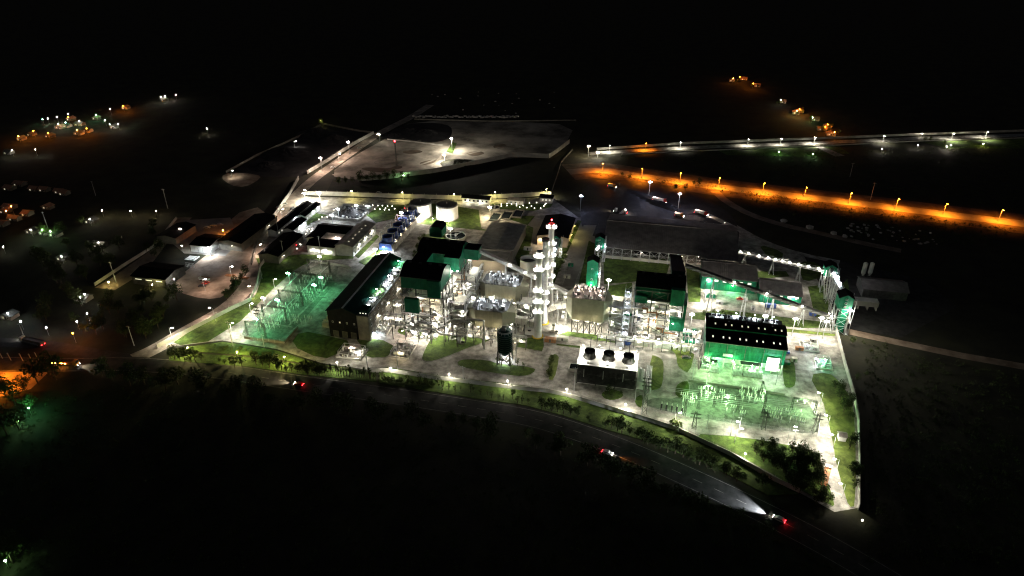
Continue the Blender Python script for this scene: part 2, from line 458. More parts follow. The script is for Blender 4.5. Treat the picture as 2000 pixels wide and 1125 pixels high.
sheet('right_substation_bed', chaikin(pts('1262,777 1330,779 1350,748 1375,748 1530,772 1572,780 1586,798 1598,826 1597,850 1475,834 1265,799'), 1), .08, 'gravel_dark', 'gravel bed of the right switchyard')

LAWNS = [
 ('780,639 830,648 826,660 794,657 774,650', 'small rounded lawn in front of the left boiler', 1),
 ('847,652 968,664 934,672 860,702 836,707 824,703 824,696 834,674', 'large triangular dark lawn left of the green tank', 1),
 ('892,706 910,701 956,704 970,710 1048,718 1042,730 1022,736 990,733 920,722 896,716', 'long teardrop lawn below the green tank', 1),
 ('690,656 770,668 766,698 712,700 705,676', 'lawn between the two fenced equipment pads', 1),
 ('587,645 646,657 690,668 664,690 630,704 565,674', 'dim lawn below the long turbine hall', 1),
 ('1009,663 1042,659 1061,661 1063,676 1059,687 1008,678', 'square lawn at the foot of the chimneys', 0),
 ('1108,647 1205,659 1204,671 1089,654', 'grass strip before the grey filter house', 0),
 ('1085,671 1134,676 1133,681 1087,675', 'thin grass strip behind the cooling tower', 0),
 ('1081,691 1089,693 1093,700 1083,744 1068,741 1076,699', 'narrow hedge island left of the cooling tower', 1),
 ('1270,693 1284,696 1295,704 1297,715 1295,750 1288,761 1267,764', 'bright lawn right of the cooling tower', 1),
 ('1251,671 1360,680 1347,731 1329,722 1322,713 1320,693 1311,684', 'curved lawn in front of the right boiler', 1),
 ('1173,770 1180,764 1196,761 1212,764 1219,772 1212,779 1196,783 1180,780', 'oval planted island near the front wall', 1),
 ('1238,782 1245,773 1256,771 1254,800 1243,793', 'small rounded lawn at the switchyard corner', 1),
 ('1319,754 1332,745 1347,744 1345,778 1318,776', 'hedge plot at the edge of the right switchyard', 1),
 ('1529,702 1549,700 1554,720 1555,752 1545,759 1531,757 1528,730', 'upright lawn right of the green hall', 1),
 ('1578,732 1618,727 1640,745 1662,778 1671,826 1673,990 1657,992 1645,952 1632,905 1625,860 1615,815 1605,780', 'long bright grass strip along the right wall', 1),
 ('1340,846 1450,853 1560,873 1590,882 1602,900 1610,922 1632,985 1625,992 1512,930 1425,880', 'dark wooded lawn in the right front corner', 1),
 ('325,678 434,663 562,536 600,513 640,500 520,512 507,556 497,582 450,606 380,642', 'sloping grass bank along the left wall', 1),
 ('330,683 436,668 476,674 540,685 625,712 716,724 640,716 480,694', 'front lawn with young shrubs at left', 0),
 ('722,722 760,717 850,733 1000,751 1070,759 1068,762 1000,755 850,736 760,724', 'thin grass strip inside the front wall', 0),
 ('740,726 860,740 1000,759 1100,771 1200,804 1310,836 1320,842 1425,889 1512,939 1560,965 1500,968 1380,905 1250,858 1180,838 1100,812 1025,792 925,778 850,766 740,748', 'broad grass verge between wall and highway', 0),
 ('330,688 480,697 640,719 735,727 735,746 600,733 480,716 330,704', 'dark verge left of the front wall', 0),
 ('500,505 590,497 692,500 690,505 612,510 560,520 515,540', 'lawn behind the left switchyard', 0),
 ('693,500 735,458 741,462 700,505', 'grass strip beside the office block', 0),
 ('700,512 742,486 746,490 716,520', 'grass wedge beside the hall roof', 0),
 ('560,436 600,414 640,420 600,440', 'yard grass beside the coal pit', 0),
 ('715,420 745,400 790,400 780,425 735,435', 'lawn between coal pit and blue cooling cells', 0),
 ('815,437 960,452 940,446 935,410 855,398 790,398 840,425', 'lawn around the two white tanks', 0),
 ('960,398 1080,398 1075,405 1040,412 970,408', 'back lawn dotted with small globe lights', 0),
 ('985,420 1045,422 1030,440 1000,430', 'lawn left of the tan shed', 0),
 ('830,458 815,500 840,500 870,470 870,455', 'shrub plot behind the left boiler', 0),
 ('1005,500 1030,440 1042,445 1030,520 1012,520', 'lawn right of the grey roofed shed', 0),
 ('1060,540 1105,475 1128,430 1136,432 1095,520 1080,560', 'planted strip along the inner lane', 0),
 ('1125,575 1150,470 1180,485 1170,560', 'green slope beside the transfer towers', 0),
 ('1178,500 1310,507 1300,545 1180,555', 'square lawn in front of the coal shed', 0),
 ('1180,560 1235,552 1230,600 1185,590', 'small lawn left of the right boiler', 0),
 ('1345,612 1420,606 1600,628 1632,640 1540,641 1350,623', 'lawn behind the green hall', 0),
 ('1340,520 1370,525 1368,590 1345,590', 'grass patch beside the warehouses', 0),
 ('1480,476 1530,492 1528,505 1500,503', 'triangular grass plot right of the coal shed', 1),
 ('1475,530 1535,530 1542,540 1478,545', 'grass strip behind the small warehouse', 0),
 ('1560,510 1600,513 1610,540 1570,552 1562,530', 'rounded plot under the lit conveyor', 1),
 ('1578,560 1612,556 1620,615 1592,620', 'grass patch by the right transfer tower', 0),
 ('1535,642 1632,652 1630,657 1535,648', 'bright green strip behind the hall', 0),
 ('1640,560 1655,545 1660,575 1645,580', 'grass patch below the lattice tower', 0),
]
for i, (s, lab, sm) in enumerate(LAWNS):
    lawn('lawn', pts(s), lab, 'grass_pale' if i in (8, 9, 10, 15, 42) else 'grass', kerb=i < 17, smooth=sm, z=.12 + .004*(i % 7))
sheet('lane', pts('1098,560 1140,440 1165,440 1150,480 1120,560'), .09, 'concrete_dark', 'straight concrete lane leading back to the coal yard')
for P, lab in (('930,405 1000,412 990,436 922,430', 'low concrete settling basins'), ('1283,505 1310,505 1306,540 1276,540', 'pale concrete pad behind the right boiler'),
               ('862,440 935,444 930,456 860,450', 'concrete apron behind the clarifier')):
    sheet('pad', pts(P), .10, 'concrete', lab)

# walls: bays of panels between posts
def wall(label, P, h=2.6, bay=6.0, m='wall', th=.25, name='perimeter_wall', top='spike', rails=False, group='perimeter walls'):
    u, v = P[0]
    t = T(name, label, 'wall', u, v, group=group)
    for a, b in zip(P, P[1:]):
        L = math.hypot(b[0]-a[0], b[1]-a[1]); n = max(1, round(L/bay))
        for k in range(n):
            p = [a[0]+(b[0]-a[0])*k/n, a[1]+(b[1]-a[1])*k/n]; q = [a[0]+(b[0]-a[0])*(k+1)/n, a[1]+(b[1]-a[1])*(k+1)/n]
            MB(t).beam((*p, h/2), (*q, h/2), th, h).obj('panel', m)
            x = MB(t).cbox(p[0], p[1], 0, th*1.7, th*1.7, h+.12)
            if top == 'spike': x.beam((p[0], p[1], h), (p[0], p[1], h+1.1), .1)
            x.obj('post', m)
    if top == 'spike':
        x = MB(t)
        for dz in (.5, .9): x.path([(*p, h+dz) for p in P], .035)
        x.obj('barbed_wire', 'steel')
    return t
wall('long front wall with spikes above the highway verge', pts('718,727 760,727 850,741 1000,760 1071,767 1107,775 1160,791 1213,807 1249,818 1302,835 1319,841'), 2.3, 7)
wall('front wall running down to the right corner', pts('1326,844 1425,890 1512,940 1560,962'), 2.3, 7)
wall('tall pale wall down the right side of the plant', pts('1632,648 1650,718 1666,772 1675,820 1677,900 1676,996'), 3.0, 7)
wall('left boundary wall beside the unpaved lane', pts('308,680 376,645 448,608 490,588 502,558 509,522 520,508'), 2.4, 7)
wall('lane wall beside the workshops', pts('526,440 548,408 566,382 584,350'), 3.2, 9)
wall('low wall along the coal pond', pts('600,340 640,316 690,284 730,262'), 3.0, 10)
wall('back wall of the plant behind the tanks', pts('598,381 680,383 760,386 900,390 960,388 1020,385 1076,381'), 3.4, 9)
wall('thin boundary wall between paddock and coal yard', pts('1076,380 1088,345 1096,318 1118,294'), 1.6, 12, 'wall_dark')
wall('white far boundary wall above the pale road', pts('1166,293 1330,282 1600,272 1800,264 2000,257 2200,250'), 2.2, 16, 'wall', top=None)
wall('low railing wall on the near side of the pale road', pts('1215,302 1400,294 1600,286 1800,276 2000,270 2200,262'), 1.0, 14, 'wall', top=None)
wall('far berm wall of the coal pond', pts('442,338 500,306 580,270 628,245'), 2.0, 12, 'wall_dark', top=None)
wall('end wall of the coal pond', pts('629,243 700,257 731,261'), 2.0, 12, 'wall_dark', top=None)
wall('low wall of the left switchyard at the road', pts('478,661 556,671 582,641'), 1.4, 4, 'wall_dark', top=None, group='switchyard walls')
wall('low wall behind the left switchyard', pts('606,511 680,522 686,525'), 1.4, 4, 'wall', top=None, group='switchyard walls')
wall('low wall between switchyard and green hall', pts('1345,746 1450,760 1532,773'), 1.2, 5, 'wall_dark', top=None, group='switchyard walls')
wall('pale wall along the ash yard rim', pts('700,354 760,349 845,338 905,327 1000,306 1072,309 1086,300 1112,280'), 4.0, 12, 'wall', top=None)  # raised and extended leftwards to shade the paddock
wall('wall along the far rim of the ash yard', pts('810,234 960,238 1125,236'), 1.4, 14, 'wall_dark', top=None)
wall('wall across the ash yard below the coal heaps', pts('757,273 800,277 865,285'), 1.2, 12, 'wall', top=None)
wall('low slotted wall behind the green hall', pts('1527,641 1580,646 1631,652'), 1.2, 4, 'wall', top=None)
wall('depot wall at left beside the lit lane', pts('186,558 240,522 300,484 345,428'), 2.0, 9, 'wall', top=None)
wall('dark kerb wall beside the lane bend', pts('492,518 504,472'), 1.6, 5, 'wall_dark', top=None)

# ------------------------------------------------------------------ lamps
def box_me(name, m, *boxes):
    b = MB()
    for x in boxes: b.box(*x)
    return b.mesh(name, m)
LM = {}
def lamp_meshes(kind, h, col):
    k = (kind, h, col)
    if k in LM: return LM[k]
    g = 'glow_' + col
    if kind == 'street':
        pole = MB().cyl(0, 0, 0, h, .13, .07, 8); pole.tube((0,0,h-.1), (1.6,0,h+.35), .05, 6)
        L = [('pole', pole.mesh('pole', 'galv')), ('lamp_head', MB().box(1.3,-.22,h+.25,2.3,.22,h+.45).mesh('lamp_head', 'galv'), [('lens', MB().box(1.35,-.3,h-.02,2.35,.3,h+.22).mesh('lens', g))])]
        lp = (1.8, 0, h-.35)
    elif kind == 'mast':
        pole = MB().cyl(0, 0, 0, h, .22, .12, 8)
        cb = MB().box(-1.5,-.1,h-.1,1.5,.1,h+.1).box(-1.2,-.08,h-.9,1.2,.08,h-.75)
        L = [('pole', pole.mesh('pole', 'galv')), ('crossbar', cb.mesh('crossbar', 'galv'))]
        for i in range(4):
            x = -.9 + .6*i; zz = h + (.35 if i in (1, 2) else 0)
            L.append(('floodlight', MB().tube((x,.1,zz+.1),(x,-.35,zz),.3,8,.36).mesh('floodlight', 'steel_dark'), [('lens', MB().ball((x,-.42,zz-.05),.36,8).mesh('lens', g))]))
        lp = (0, -1.0, h-.2)
    elif kind == 'post':
        L = [('post', MB().cyl(0,0,0,h-.3,.07,.05,6).mesh('post', 'galv')), ('globe', MB().ball((0,0,h),.34,8).mesh('globe', g))]
        lp = (0, 0, h+.5)
    elif kind == 'globe':
        L = [('stem', MB().cyl(0,0,0,h,.06,.06,6).mesh('stem', 'steel_dark')), ('globe', MB().ball((0,0,h+.2),.42,8).mesh('globe', 'glow_soft' if col == 'white' else g))]
        lp = (0, 0, h+.9)
    LM[k] = (L, lp)
    return LM[k]
def lamp(kind, px, py, h, col, power, label, group, rz=0.0, name=None, spot=None, cat=None):
    u, v = at(px, py, h)
    L, lp = lamp_meshes(kind, h, col)
    nm = name or {'street': 'street_lamp', 'mast': 'floodlight_mast', 'post': 'lamp_post', 'globe': 'garden_lamp'}[kind]
    o = place(L, nm, label, cat or {'street': 'street lamp', 'mast': 'floodlight', 'post': 'lamp post', 'globe': 'garden lamp'}[kind], u, v, 0, rz, 1, group)
    if power:
        if spot or kind == 'street': light(o, lp, col, power, 'SPOT', .3, spot or 155)
        elif kind == 'mast' and group not in ('inner masts', 'hall masts', 'shed masts', 'coal yard masts', 'ash yard masts'): light(o, lp, col, power, 'SPOT', .4, 172, None, .25)
        elif group == 'front wall lamps': light(o, (0, 0, h-.45), col, power, 'SPOT', .3, 170, None, .3)
        else: light(o, lp, col, power)
    return o
def lamps(kind, desc, group, h, col, power, L, rz=0.0, order='left', spot=None):
    L = sorted(L, key=lambda p: p[0])
    for i, q in enumerate(L):
        c = q[2] if len(q) > 2 and q[2] else col; w = q[3] if len(q) > 3 else power
        lamp(kind, q[0], q[1], h, c, w, ('%s %s from the left' % (nth(i), desc)) if len(L) > 1 else desc, group, rz, spot=spot)
lamps('street', 'orange sodium street lamp along the right hand road', 'sodium street lamps', 9.0, 'sodium', 46000,
      [(1178,318),(1255,328),(1330,337),(1406,346),(1493,356),(1575,365),(1663,376),(1755,387),(1849,397),(1958,409)], rz=-math.pi/2)
lamps('street', 'white street lamp along the far boundary wall', 'boundary road lamps', 7.0, 'white', 12000,
      [(1191,283),(1262,279,'sodium',16000),(1330,277),(1462,271),(1526,270),(1592,268,'white',22000),(1727,265),(1862,260,'white',18000),(1928,257,'white',18000)], rz=-math.pi/2)
lamps('post', 'white field lamp below the far boundary road', 'field lamps', 3.0, 'white', 900,
      [(1522,296,'green'),(1588,301,'green'),(1723,291),(1793,284),(1801,261),(1849,286),(1858,284),(1921,281,'yellow')])
lamps('mast', 'bluish floodlight mast over the coal yard', 'coal yard masts', 12.0, 'blue', 2500, [(1135,382),(1270,355,'blue',4000),(1328,378,'blue',3500)])
lamps('mast', 'floodlight mast on the left coal pond and ash yard', 'ash yard masts', 12.0, 'white', 15000, [(626,308,'pink',20000),(680,277,'pink',14000),(882,270,'white',60000)])
lamps('mast', 'twin floodlight mast at the back gate corner', 'back gate masts', 8.0, 'white', 22000, [(594,377),(623,376)])
lamp('mast', 1150, 285, 10, 'warm', 9000, 'warm floodlight mast at the end of the far boundary wall', 'boundary masts')
lamp('mast', 1168, 297, 5, 'white', 7000, 'low white floodlight where the pale road begins', 'boundary masts')
lamps('mast', 'floodlight mast between the sheds behind the boilers', 'shed masts', 9.0, 'warm', 7000, [(957,404,'warm',20000),(880,446,'white',5000)])
lamp('mast', 1189, 546, 14, 'white', 24000, 'tall floodlight mast left of the right boiler', 'inner masts')
lamp('mast', 1352, 613, 10, 'white', 18000, 'floodlight mast between right boiler and green hall', 'inner masts')
lamp('mast', 1661, 606, 15, 'white', 22000, 'brightest floodlight mast by the right green tower', 'inner masts')
lamp('mast', 928, 526, 9, 'warm', 24000, 'floodlight mast behind the left boiler steelwork', 'inner masts')
lamp('mast', 1380, 568, 8, 'white', 22000, 'floodlight mast in front of the green warehouse', 'inner masts')
lamps('mast', 'floodlight mast in the row behind the green hall', 'hall masts', 11.0, 'white', 12000, [(1462,622,'cool',8000),(1495,616,'white',16000),(1554,622,'white',14000),(1615,627,'white',7000),(1605,620,'white',3000)])
lamps('mast', 'floodlight on the left switchyard road', 'switchyard lamps', 9.0, 'green', 7000,
      [(514,581,'white',4500),(542,585,'teal',6000),(563,533,'teal',2500),(627,541,'teal',3000),(614,556,'teal',3600),(624,500,'white',2000),(500,622,'teal',7000)])
lamps('street', 'street lamp on the lit lane beside the left switchyard', 'left lane lamps', 8.0, 'white', 11000, [(448,630),(486,592),(533,545)], rz=0)
lamps('post', 'low lawn lamp behind the left roadside trees', 'lawn lamps', 3.6, 'yellow', 10000, [(366,679),(463,688),(555,697)])
lamps('post', 'small lamp post inside the front wall', 'front wall lamps', 5.0, 'white', 3600, [(658,708),(763,719),(877,731),(991,744),(1107,760),(1222,790,'white',9000)])
lamps('street', 'street lamp on the front service road', 'front road lamps', 8.0, 'white', 9500, [(1320,805),(1432,822),(1545,832),(1440,836,'white',6000)], rz=0)
lamps('street', 'street lamp on the right grass strip', 'right strip lamps', 7.0, 'white', 8000, [(1608,768),(1622,812),(1634,850),(1640,898),(1652,946)], rz=math.pi)
lamp('post', 1456, 886, 4, 'white', 4500, 'short lamp behind the right front wall', 'front wall lamps')
lamps('post', 'warm yard lamp on the dark lane far left', 'far left yard lamps', 5.0, 'warm', 1000, [(199,411),(255,412),(305,412)])
lamp('post', 212, 551, 3, 'yellow', 1300, 'yellow lamp at the depot corner', 'depot lamps')
lamp('post', 297, 556, 3, 'yellow', 1000, 'yellow lamp in front of the long dark workshop', 'depot lamps')
lamp('post', 435, 450, 4, 'amber', 3500, 'orange glowing lamp between the two workshops', 'depot lamps')
lamp('mast', 408, 484, 6, 'cool', 15000, 'white floodlight lighting the pale workshop apron', 'depot lamps')
lamp('mast', 352, 447, 6, 'pink', 8000, 'pinkish floodlight beside the corner workshop', 'depot lamps')
lamp('post', 340, 545, 5, 'white', 2000, 'white lamp at the end of the long workshop', 'depot lamps')
lamp('street', 395, 545, 8, 'pink', 4500, 'pinkish lamp over the brown workshop yard', 'depot lamps')
lamp('street', 448, 520, 8, 'pink', 4000, 'added pinkish lamp spreading light over the upper workshop yard', 'depot lamps')  # second lamp, added to spread the yard light
lamp('street', 492, 560, 8, 'pink', 11000, 'pinkish street lamp on the lane bend', 'lane lamps', rz=math.pi)
lamp('street', 514, 478, 8, 'pink', 9000, 'pinkish street lamp where the lane narrows', 'lane lamps', rz=math.pi)
lamp('street', 600, 372, 8, 'white', 12000, 'street lamp at the top of the lane', 'lane lamps', rz=math.pi)
lamp('street', 330, 640, 8, 'white', 13000, 'street lamp near the lane entrance', 'lane lamps', rz=0)
lamp('street', 415, 602, 8, 'pink', 8000, 'added street lamp brightening the lower lane halfway along', 'lane lamps', rz=math.pi)  # extra lamp added to brighten the lower lane
lamp('street', 548, 408, 8, 'pink', 9000, 'added street lamp brightening the lane beside the workshop wall', 'lane lamps', rz=0)  # extra lamp added to brighten the middle of the lane
lamp('street', 660, 300, 8, 'pink', 9000, 'added street lamp brightening the lane between pond and ash yard', 'lane lamps', rz=0)  # extra lamp added to brighten the upper lane
lamp('post', 142, 651, 6, 'sodium', 5000, 'lone orange lamp beside the dark road at left', 'roadside lamps')
lamp('street', -30, 718, 10, 'sodium', 80000, 'orange street lamp at the left picture edge', 'roadside lamps', rz=-1.2)
lamp('post', 56, 797, 4, 'teal', 2200, 'greenish lamp among the left foreground trees', 'roadside lamps')
lamp('post', 36, 823, 4, 'green', 1400, 'lower greenish lamp among the left foreground trees', 'roadside lamps')
lamp('post', 10, 1095, 4, 'green', 500, 'faint green lamp at the bottom left corner', 'roadside lamps')
lamp('globe', 1684, 1017, 1, 'white', 0, 'tiny white light outside the right wall', 'roadside lamps')
lamps('globe', 'globe light on the back lawn', 'back lawn globes', 1.0, 'white', 0,
      [(968,402),(979,399),(979,403),(990,398),(990,402),(999,399),(1009,399),(1009,402),(1022,402),(1021,397),(1015,405),(1029,406),(1034,397),(1038,403),(1044,407),(1048,396),(1056,407),(1062,403),(1066,398),(1064,400)])
lamps('globe', 'globe light around the coal pit and office', 'coal pit globes', 1.0, 'white', 0,
      [(710,401),(728,401),(738,402),(747,402),(757,403),(766,403),(732,409),(742,409),(751,410),(760,410),(753,407),(771,408),(623,429),(629,424),(639,424),(652,410),(655,413),(604,447),(610,447),(600,451),(608,452),(597,457),(610,450),(586,471),(585,477),(580,486),(587,478)])
lamps('mast', 'white floodlight around the dark coal pit', 'coal pit masts', 7.0, 'cool', 5000, [(660,408),(648,420,'cool',3000),(696,401),(718,402)])
lamps('mast', 'bright low floodlight at the blue cooling cells', 'cooling cell floodlights', 4.0, 'cool', 16000, [(733,486),(748,492,'cool',20000)])
lamp('mast', 784, 415, 12, 'pink', 3000, 'floodlight at the far end of the blue cooling cells', 'cooling cell floodlights')
lamps('street', 'street lamp along the plant back wall', 'back wall lamps', 7.0, 'yellow', 4500, [(688,372),(787,374),(888,378),(968,374),(1068,368)], rz=-math.pi/2)
lamp('post', 1096, 638, 2.5, 'white', 16000, 'brightest low lamp left of the grey filter house', 'inner masts')
lamp('post', 788, 342, 3, 'green', 1200, 'green lamp among trees below the ash yard', 'ash yard lamps')
lamp('post', 628, 236, 5, 'yellow', 900, 'lamp in the lit tree at the pond corner', 'ash yard lamps')
lamp('street', 450, 333, 6, 'white', 2000, 'lamp at the near corner of the coal pond', 'ash yard lamps')
lamp('street', 574, 276, 6, 'white', 1500, 'lamp halfway up the coal pond wall', 'ash yard lamps')
lamp('mast', 868, 302, 7, 'white', 26000, 'lower floodlight in the middle of the ash yard', 'ash yard lamps')
lamp('mast', 740, 262, 7, 'white', 2500, 'dim lamp at the pond wall junction', 'ash yard lamps')
# ------------------------------------------------------------------ buildings
R = random.Random(7)
def roof_slab(m, u0, v0, u1, v1, ze, zr, ax='u', over=.6, t=.22, shift=.5):
    "two roof slopes of a gable, ridge along ax"
    if ax == 'u':
        vm = v0+(v1-v0)*shift
        for a, b in ((v0-over, vm), (v1+over, vm)):
            s = (zr-ze)/abs(vm-(v0 if a < vm else v1)); za = ze - over*s
            m.add([(u0-over,a,za),(u1+over,a,za),(u1+over,b,zr),(u0-over,b,zr),(u0-over,a,za+t),(u1+over,a,za+t),(u1+over,b,zr+t),(u0-over,b,zr+t)],
                  [(0,3,2,1),(4,5,6,7),(0,1,5,4),(1,2,6,5),(2,3,7,6),(3,0,4,7)] if a < b else [(0,1,2,3),(4,7,6,5),(0,4,5,1),(1,5,6,2),(2,6,7,3),(3,7,4,0)])
    else:
        um = u0+(u1-u0)*shift
        for a, b in ((u0-over, um), (u1+over, um)):
            s = (zr-ze)/abs(um-(u0 if a < um else u1)); za = ze - over*s
            V = [(a,v0-over,za),(a,v1+over,za),(b,v1+over,zr),(b,v0-over,zr)]
            V += [(x,y,z+t) for x,y,z in V]
            m.add(V, [(0,1,2,3),(4,7,6,5),(0,4,5,1),(1,5,6,2),(2,6,7,3),(3,7,4,0)] if a < b else [(0,3,2,1),(4,5,6,7),(0,1,5,4),(1,2,6,5),(2,3,7,6),(3,0,4,7)])
    return m
def gable_body(m, u0, v0, u1, v1, z0, ze, zr, ax='u', shift=.5):
    if ax == 'u':
        vm = v0+(v1-v0)*shift; return m.extr([(v0,z0),(v1,z0),(v1,ze),(vm,zr),(v0,ze)], u0, u1, 'u')
    um = u0+(u1-u0)*shift; return m.extr([(u0,z0),(u1,z0),(u1,ze),(um,zr),(u0,ze)], v0, v1, 'v')
def opening(t, side, box, a, z, w, h, name='window', fm='white', pm='glass', dep=.12):
    "window or door on a wall side of box=(u0,v0,u1,v1): frame part with pane sub-part"
    u0, v0, u1, v1 = box
    def bb(m, a0, z0, a1, z1, d0, d1):
        if side == 'front': m.box(a0, v0-d1, z0, a1, v0-d0, z1)
        elif side == 'back': m.box(a0, v1+d0, z0, a1, v1+d1, z1)
        elif side == 'left': m.box(u0-d1, a0, z0, u0-d0, a1, z1)
        else: m.box(u1+d0, a0, z0, u1+d1, a1, z1)
        return m
    f = MB(t); q = .12
    bb(f, a-w/2, z, a-w/2+q, z+h, .0, dep); bb(f, a+w/2-q, z, a+w/2, z+h, .0, dep)
    bb(f, a-w/2+q, z+h-q, a+w/2-q, z+h, .0, dep); bb(f, a-w/2+q, z, a+w/2-q, z+q, .0, dep+.06)
    fo = f.obj(name, fm)
    p = bb(MB(t), a-w/2+q, z+q, a+w/2-q, z+h-q, .01, dep*.5).obj('pane' if name == 'window' else 'leaf', pm)
    p.parent = fo
    return fo
def building(name, label, cat, u0, v0, u1, v1, ze, zr, ax='u', wm='white_clad', rm='dark_roof', wins=(), doors=(), over=.6, shift=.5, z0=0, group=None, ridge=True):
    t = T(name, label, cat, (u0+u1)/2, v0, z0, group)
    fixn(gable_body(MB(t), u0, v0, u1, v1, z0, ze, zr, ax, shift).obj('wall', wm))
    ro = fixn(roof_slab(MB(t), u0, v0, u1, v1, ze+.03, zr+.03, ax, over, .22, shift).obj('roof', rm))
    if ridge:
        k = MB(t)
        if ax == 'u': vm = v0+(v1-v0)*shift; k.box(u0-over, vm-.35, zr+.24, u1+over, vm+.35, zr+.38)
        else: um = u0+(u1-u0)*shift; k.box(um-.35, v0-over, zr+.24, um+.35, v1+over, zr+.38)
        c = k.obj('ridge_cap', rm); c.parent = ro
    bx = (u0, v0, u1, v1)
    for side, a, z, w, h, pm in wins: opening(t, side, bx, a, z, w, h, 'window', 'white', pm)
    for side, a, w, h, pm in doors: opening(t, side, bx, a, z0+.02, w, h, 'door', 'steel', pm)
    return t
def row(side, a0, a1, n, z, w, h, pm='glass'):
    return [(side, a0+(a1-a0)*(k+.5)/n, z, w, h, pm) for k in range(n)]
def fit(t, u, v, z, col='white', power=600, s=.5, name='lamp', omni=False):
    "lamp fitting fixed to a building or structure, with its light"
    o = MB(t).cbox(u, v, z, s, s*.7, s*.35).obj(name, 'steel_dark')
    l = MB(t).cbox(u, v, z-s*.45, s*.95, s*.66, s*.42).obj('lens', ('fitting_' if s <= .5 else 'glow_')+col); l.parent = o
    if power and omni: light(t, (u-t['u0'], v-t['v0'], z-t['z0']-s*.45-.3), col, power)
    elif power: light(t, (u-t['u0'], v-t['v0'], z-t['z0']-s*.45-.3), col, power, 'SPOT', .3, 166, None, .35)
    return o
def stairs(t, u, v, z0, z1, du=1.0, w=1.0, axis='u', run=3.5, m='galv'):
    "zig-zag stair flights"
    x = MB(t); n = max(1, round((z1-z0)/3)); 
    for k in range(n):
        a, b = (0, run) if k % 2 == 0 else (run, 0); za, zb = z0+(z1-z0)*k/n, z0+(z1-z0)*(k+1)/n
        if axis == 'u': x.beam((u+a,v,za),(u+b,v,zb),w,.18); x.beam((u+a,v-w/2,za+1),(u+b,v-w/2,zb+1),.07)
        else: x.beam((u,v+a,za),(u,v+b,zb),w,.18); x.beam((u-w/2,v+a,za+1),(u-w/2,v+b,zb+1),.07)
    return x.obj('stair', m)

# --- turbine hall, left
t = T('turbine_hall', 'long dark green roofed turbine hall beside the left switchyard', 'hall', -150, 280)
fixn(gable_body(MB(t), -160.5, 280, -144.5, 345, 0, 16, 18.6, 'v', .58).obj('wall', 'dark_roof'))
ro = fixn(roof_slab(MB(t), -160.5, 280, -144.5, 345, 16.03, 18.63, 'v', .7, .22, .58).obj('roof', 'green_roof'))
c = MB(t).box(-151.7, 279.3, 18.8, -150.8, 345.7, 19.0).obj('ridge_cap', 'galv'); c.parent = ro
MB(t).box(-144.4, 280.3, 0, -138, 344, 14.6).obj('annexe', 'wall_dark')
MB(t).box(-144.4, 280.1, 14.62, -137.8, 344.2, 14.9).obj('annexe_roof', 'steel_dark')
for k in range(12):
    for z in (3, 7.5, 11.5): opening(t, 'right', (-144.4, 280.3, -138, 344), 283.5+5.2*k, z, 1.6, 1.5, 'window', 'galv', 'glass')
for k in range(3): opening(t, 'front', (-160.5, 280, -144.5, 345), -157+5*k, .1, 3.0, 4.0, 'door', 'steel', 'steel_dark')
for k in range(4): opening(t, 'front', (-160.5, 280, -144.5, 345), -158+4*k, 9, .9, 1.0, 'window', 'galv', 'glow_dim' if k in (1,) else 'glass')
for k in range(6): opening(t, 'left', (-160.5, 280, -144.5, 345), 286+10*k, 8, 3, 1.6, 'window', 'galv', 'glass')
MB(t).box(-143.6, 281.5, 14.9, -138.6, 287, 17.6).obj('roof_cabin', 'green_roof')
for k in range(3): MB(t).box(-142.8+1.5*k, 281.3, 15.6, -142.2+1.5*k, 281.48, 16.1).obj('cabin_window', 'glow_window')
RR = random.Random(5)
for k in range(15):   # roof gear: vents, coolers, pipes
    v = 289.5 + 3.65*k; u = -141.2 + RR.uniform(-1, 1); h = RR.uniform(.8, 2.4)
    MB(t).cbox(u, v, 14.9, RR.uniform(1.2, 2.8), RR.uniform(1.2, 2.6), h).obj('roof_unit', RR.choice(['galv', 'white', 'lagging']))
    MB(t).cyl(u+RR.uniform(-2, 2), v+1.6, 14.9, 14.9+RR.uniform(1, 3), .25, .2, 7).obj('roof_vent', 'galv')
    MB(t).pipe([(u-2,v,15.2),(u-2,v,16.4),(u+2.4,v,16.4),(u+2.4,v+2.5,16.4)], .16, 6).obj('roof_pipe', RR.choice(['galv', 'lagging']))
x = MB(t)
for k in range(16): x.beam((-137.9, 281+4.1*k, 14.9), (-137.9, 281+4.1*k, 16), .08)
x.beam((-137.9,281,16),(-137.9,343,16),.08); x.beam((-137.9,281,15.5),(-137.9,343,15.5),.06); x.obj('handrail', 'galv')
for u, v, z, c_, p_ in ((-141, 288, 17.5, 'cool', 1500), (-142, 295, 17.8, 'cool', 1600), (-142.5, 304, 18, 'green', 3200), (-140, 312, 18, 'cool', 2600), (-142, 320, 18, 'cool', 2600), (-143, 338, 18.4, 'teal', 2600), (-142, 329, 18, 'cool', 1600), (-137, 292, 9, 'white', 350), (-137, 306, 9, 'white', 900), (-137, 322, 9, 'white', 1200)):
    fit(t, u, v, z, c_, p_, .6)

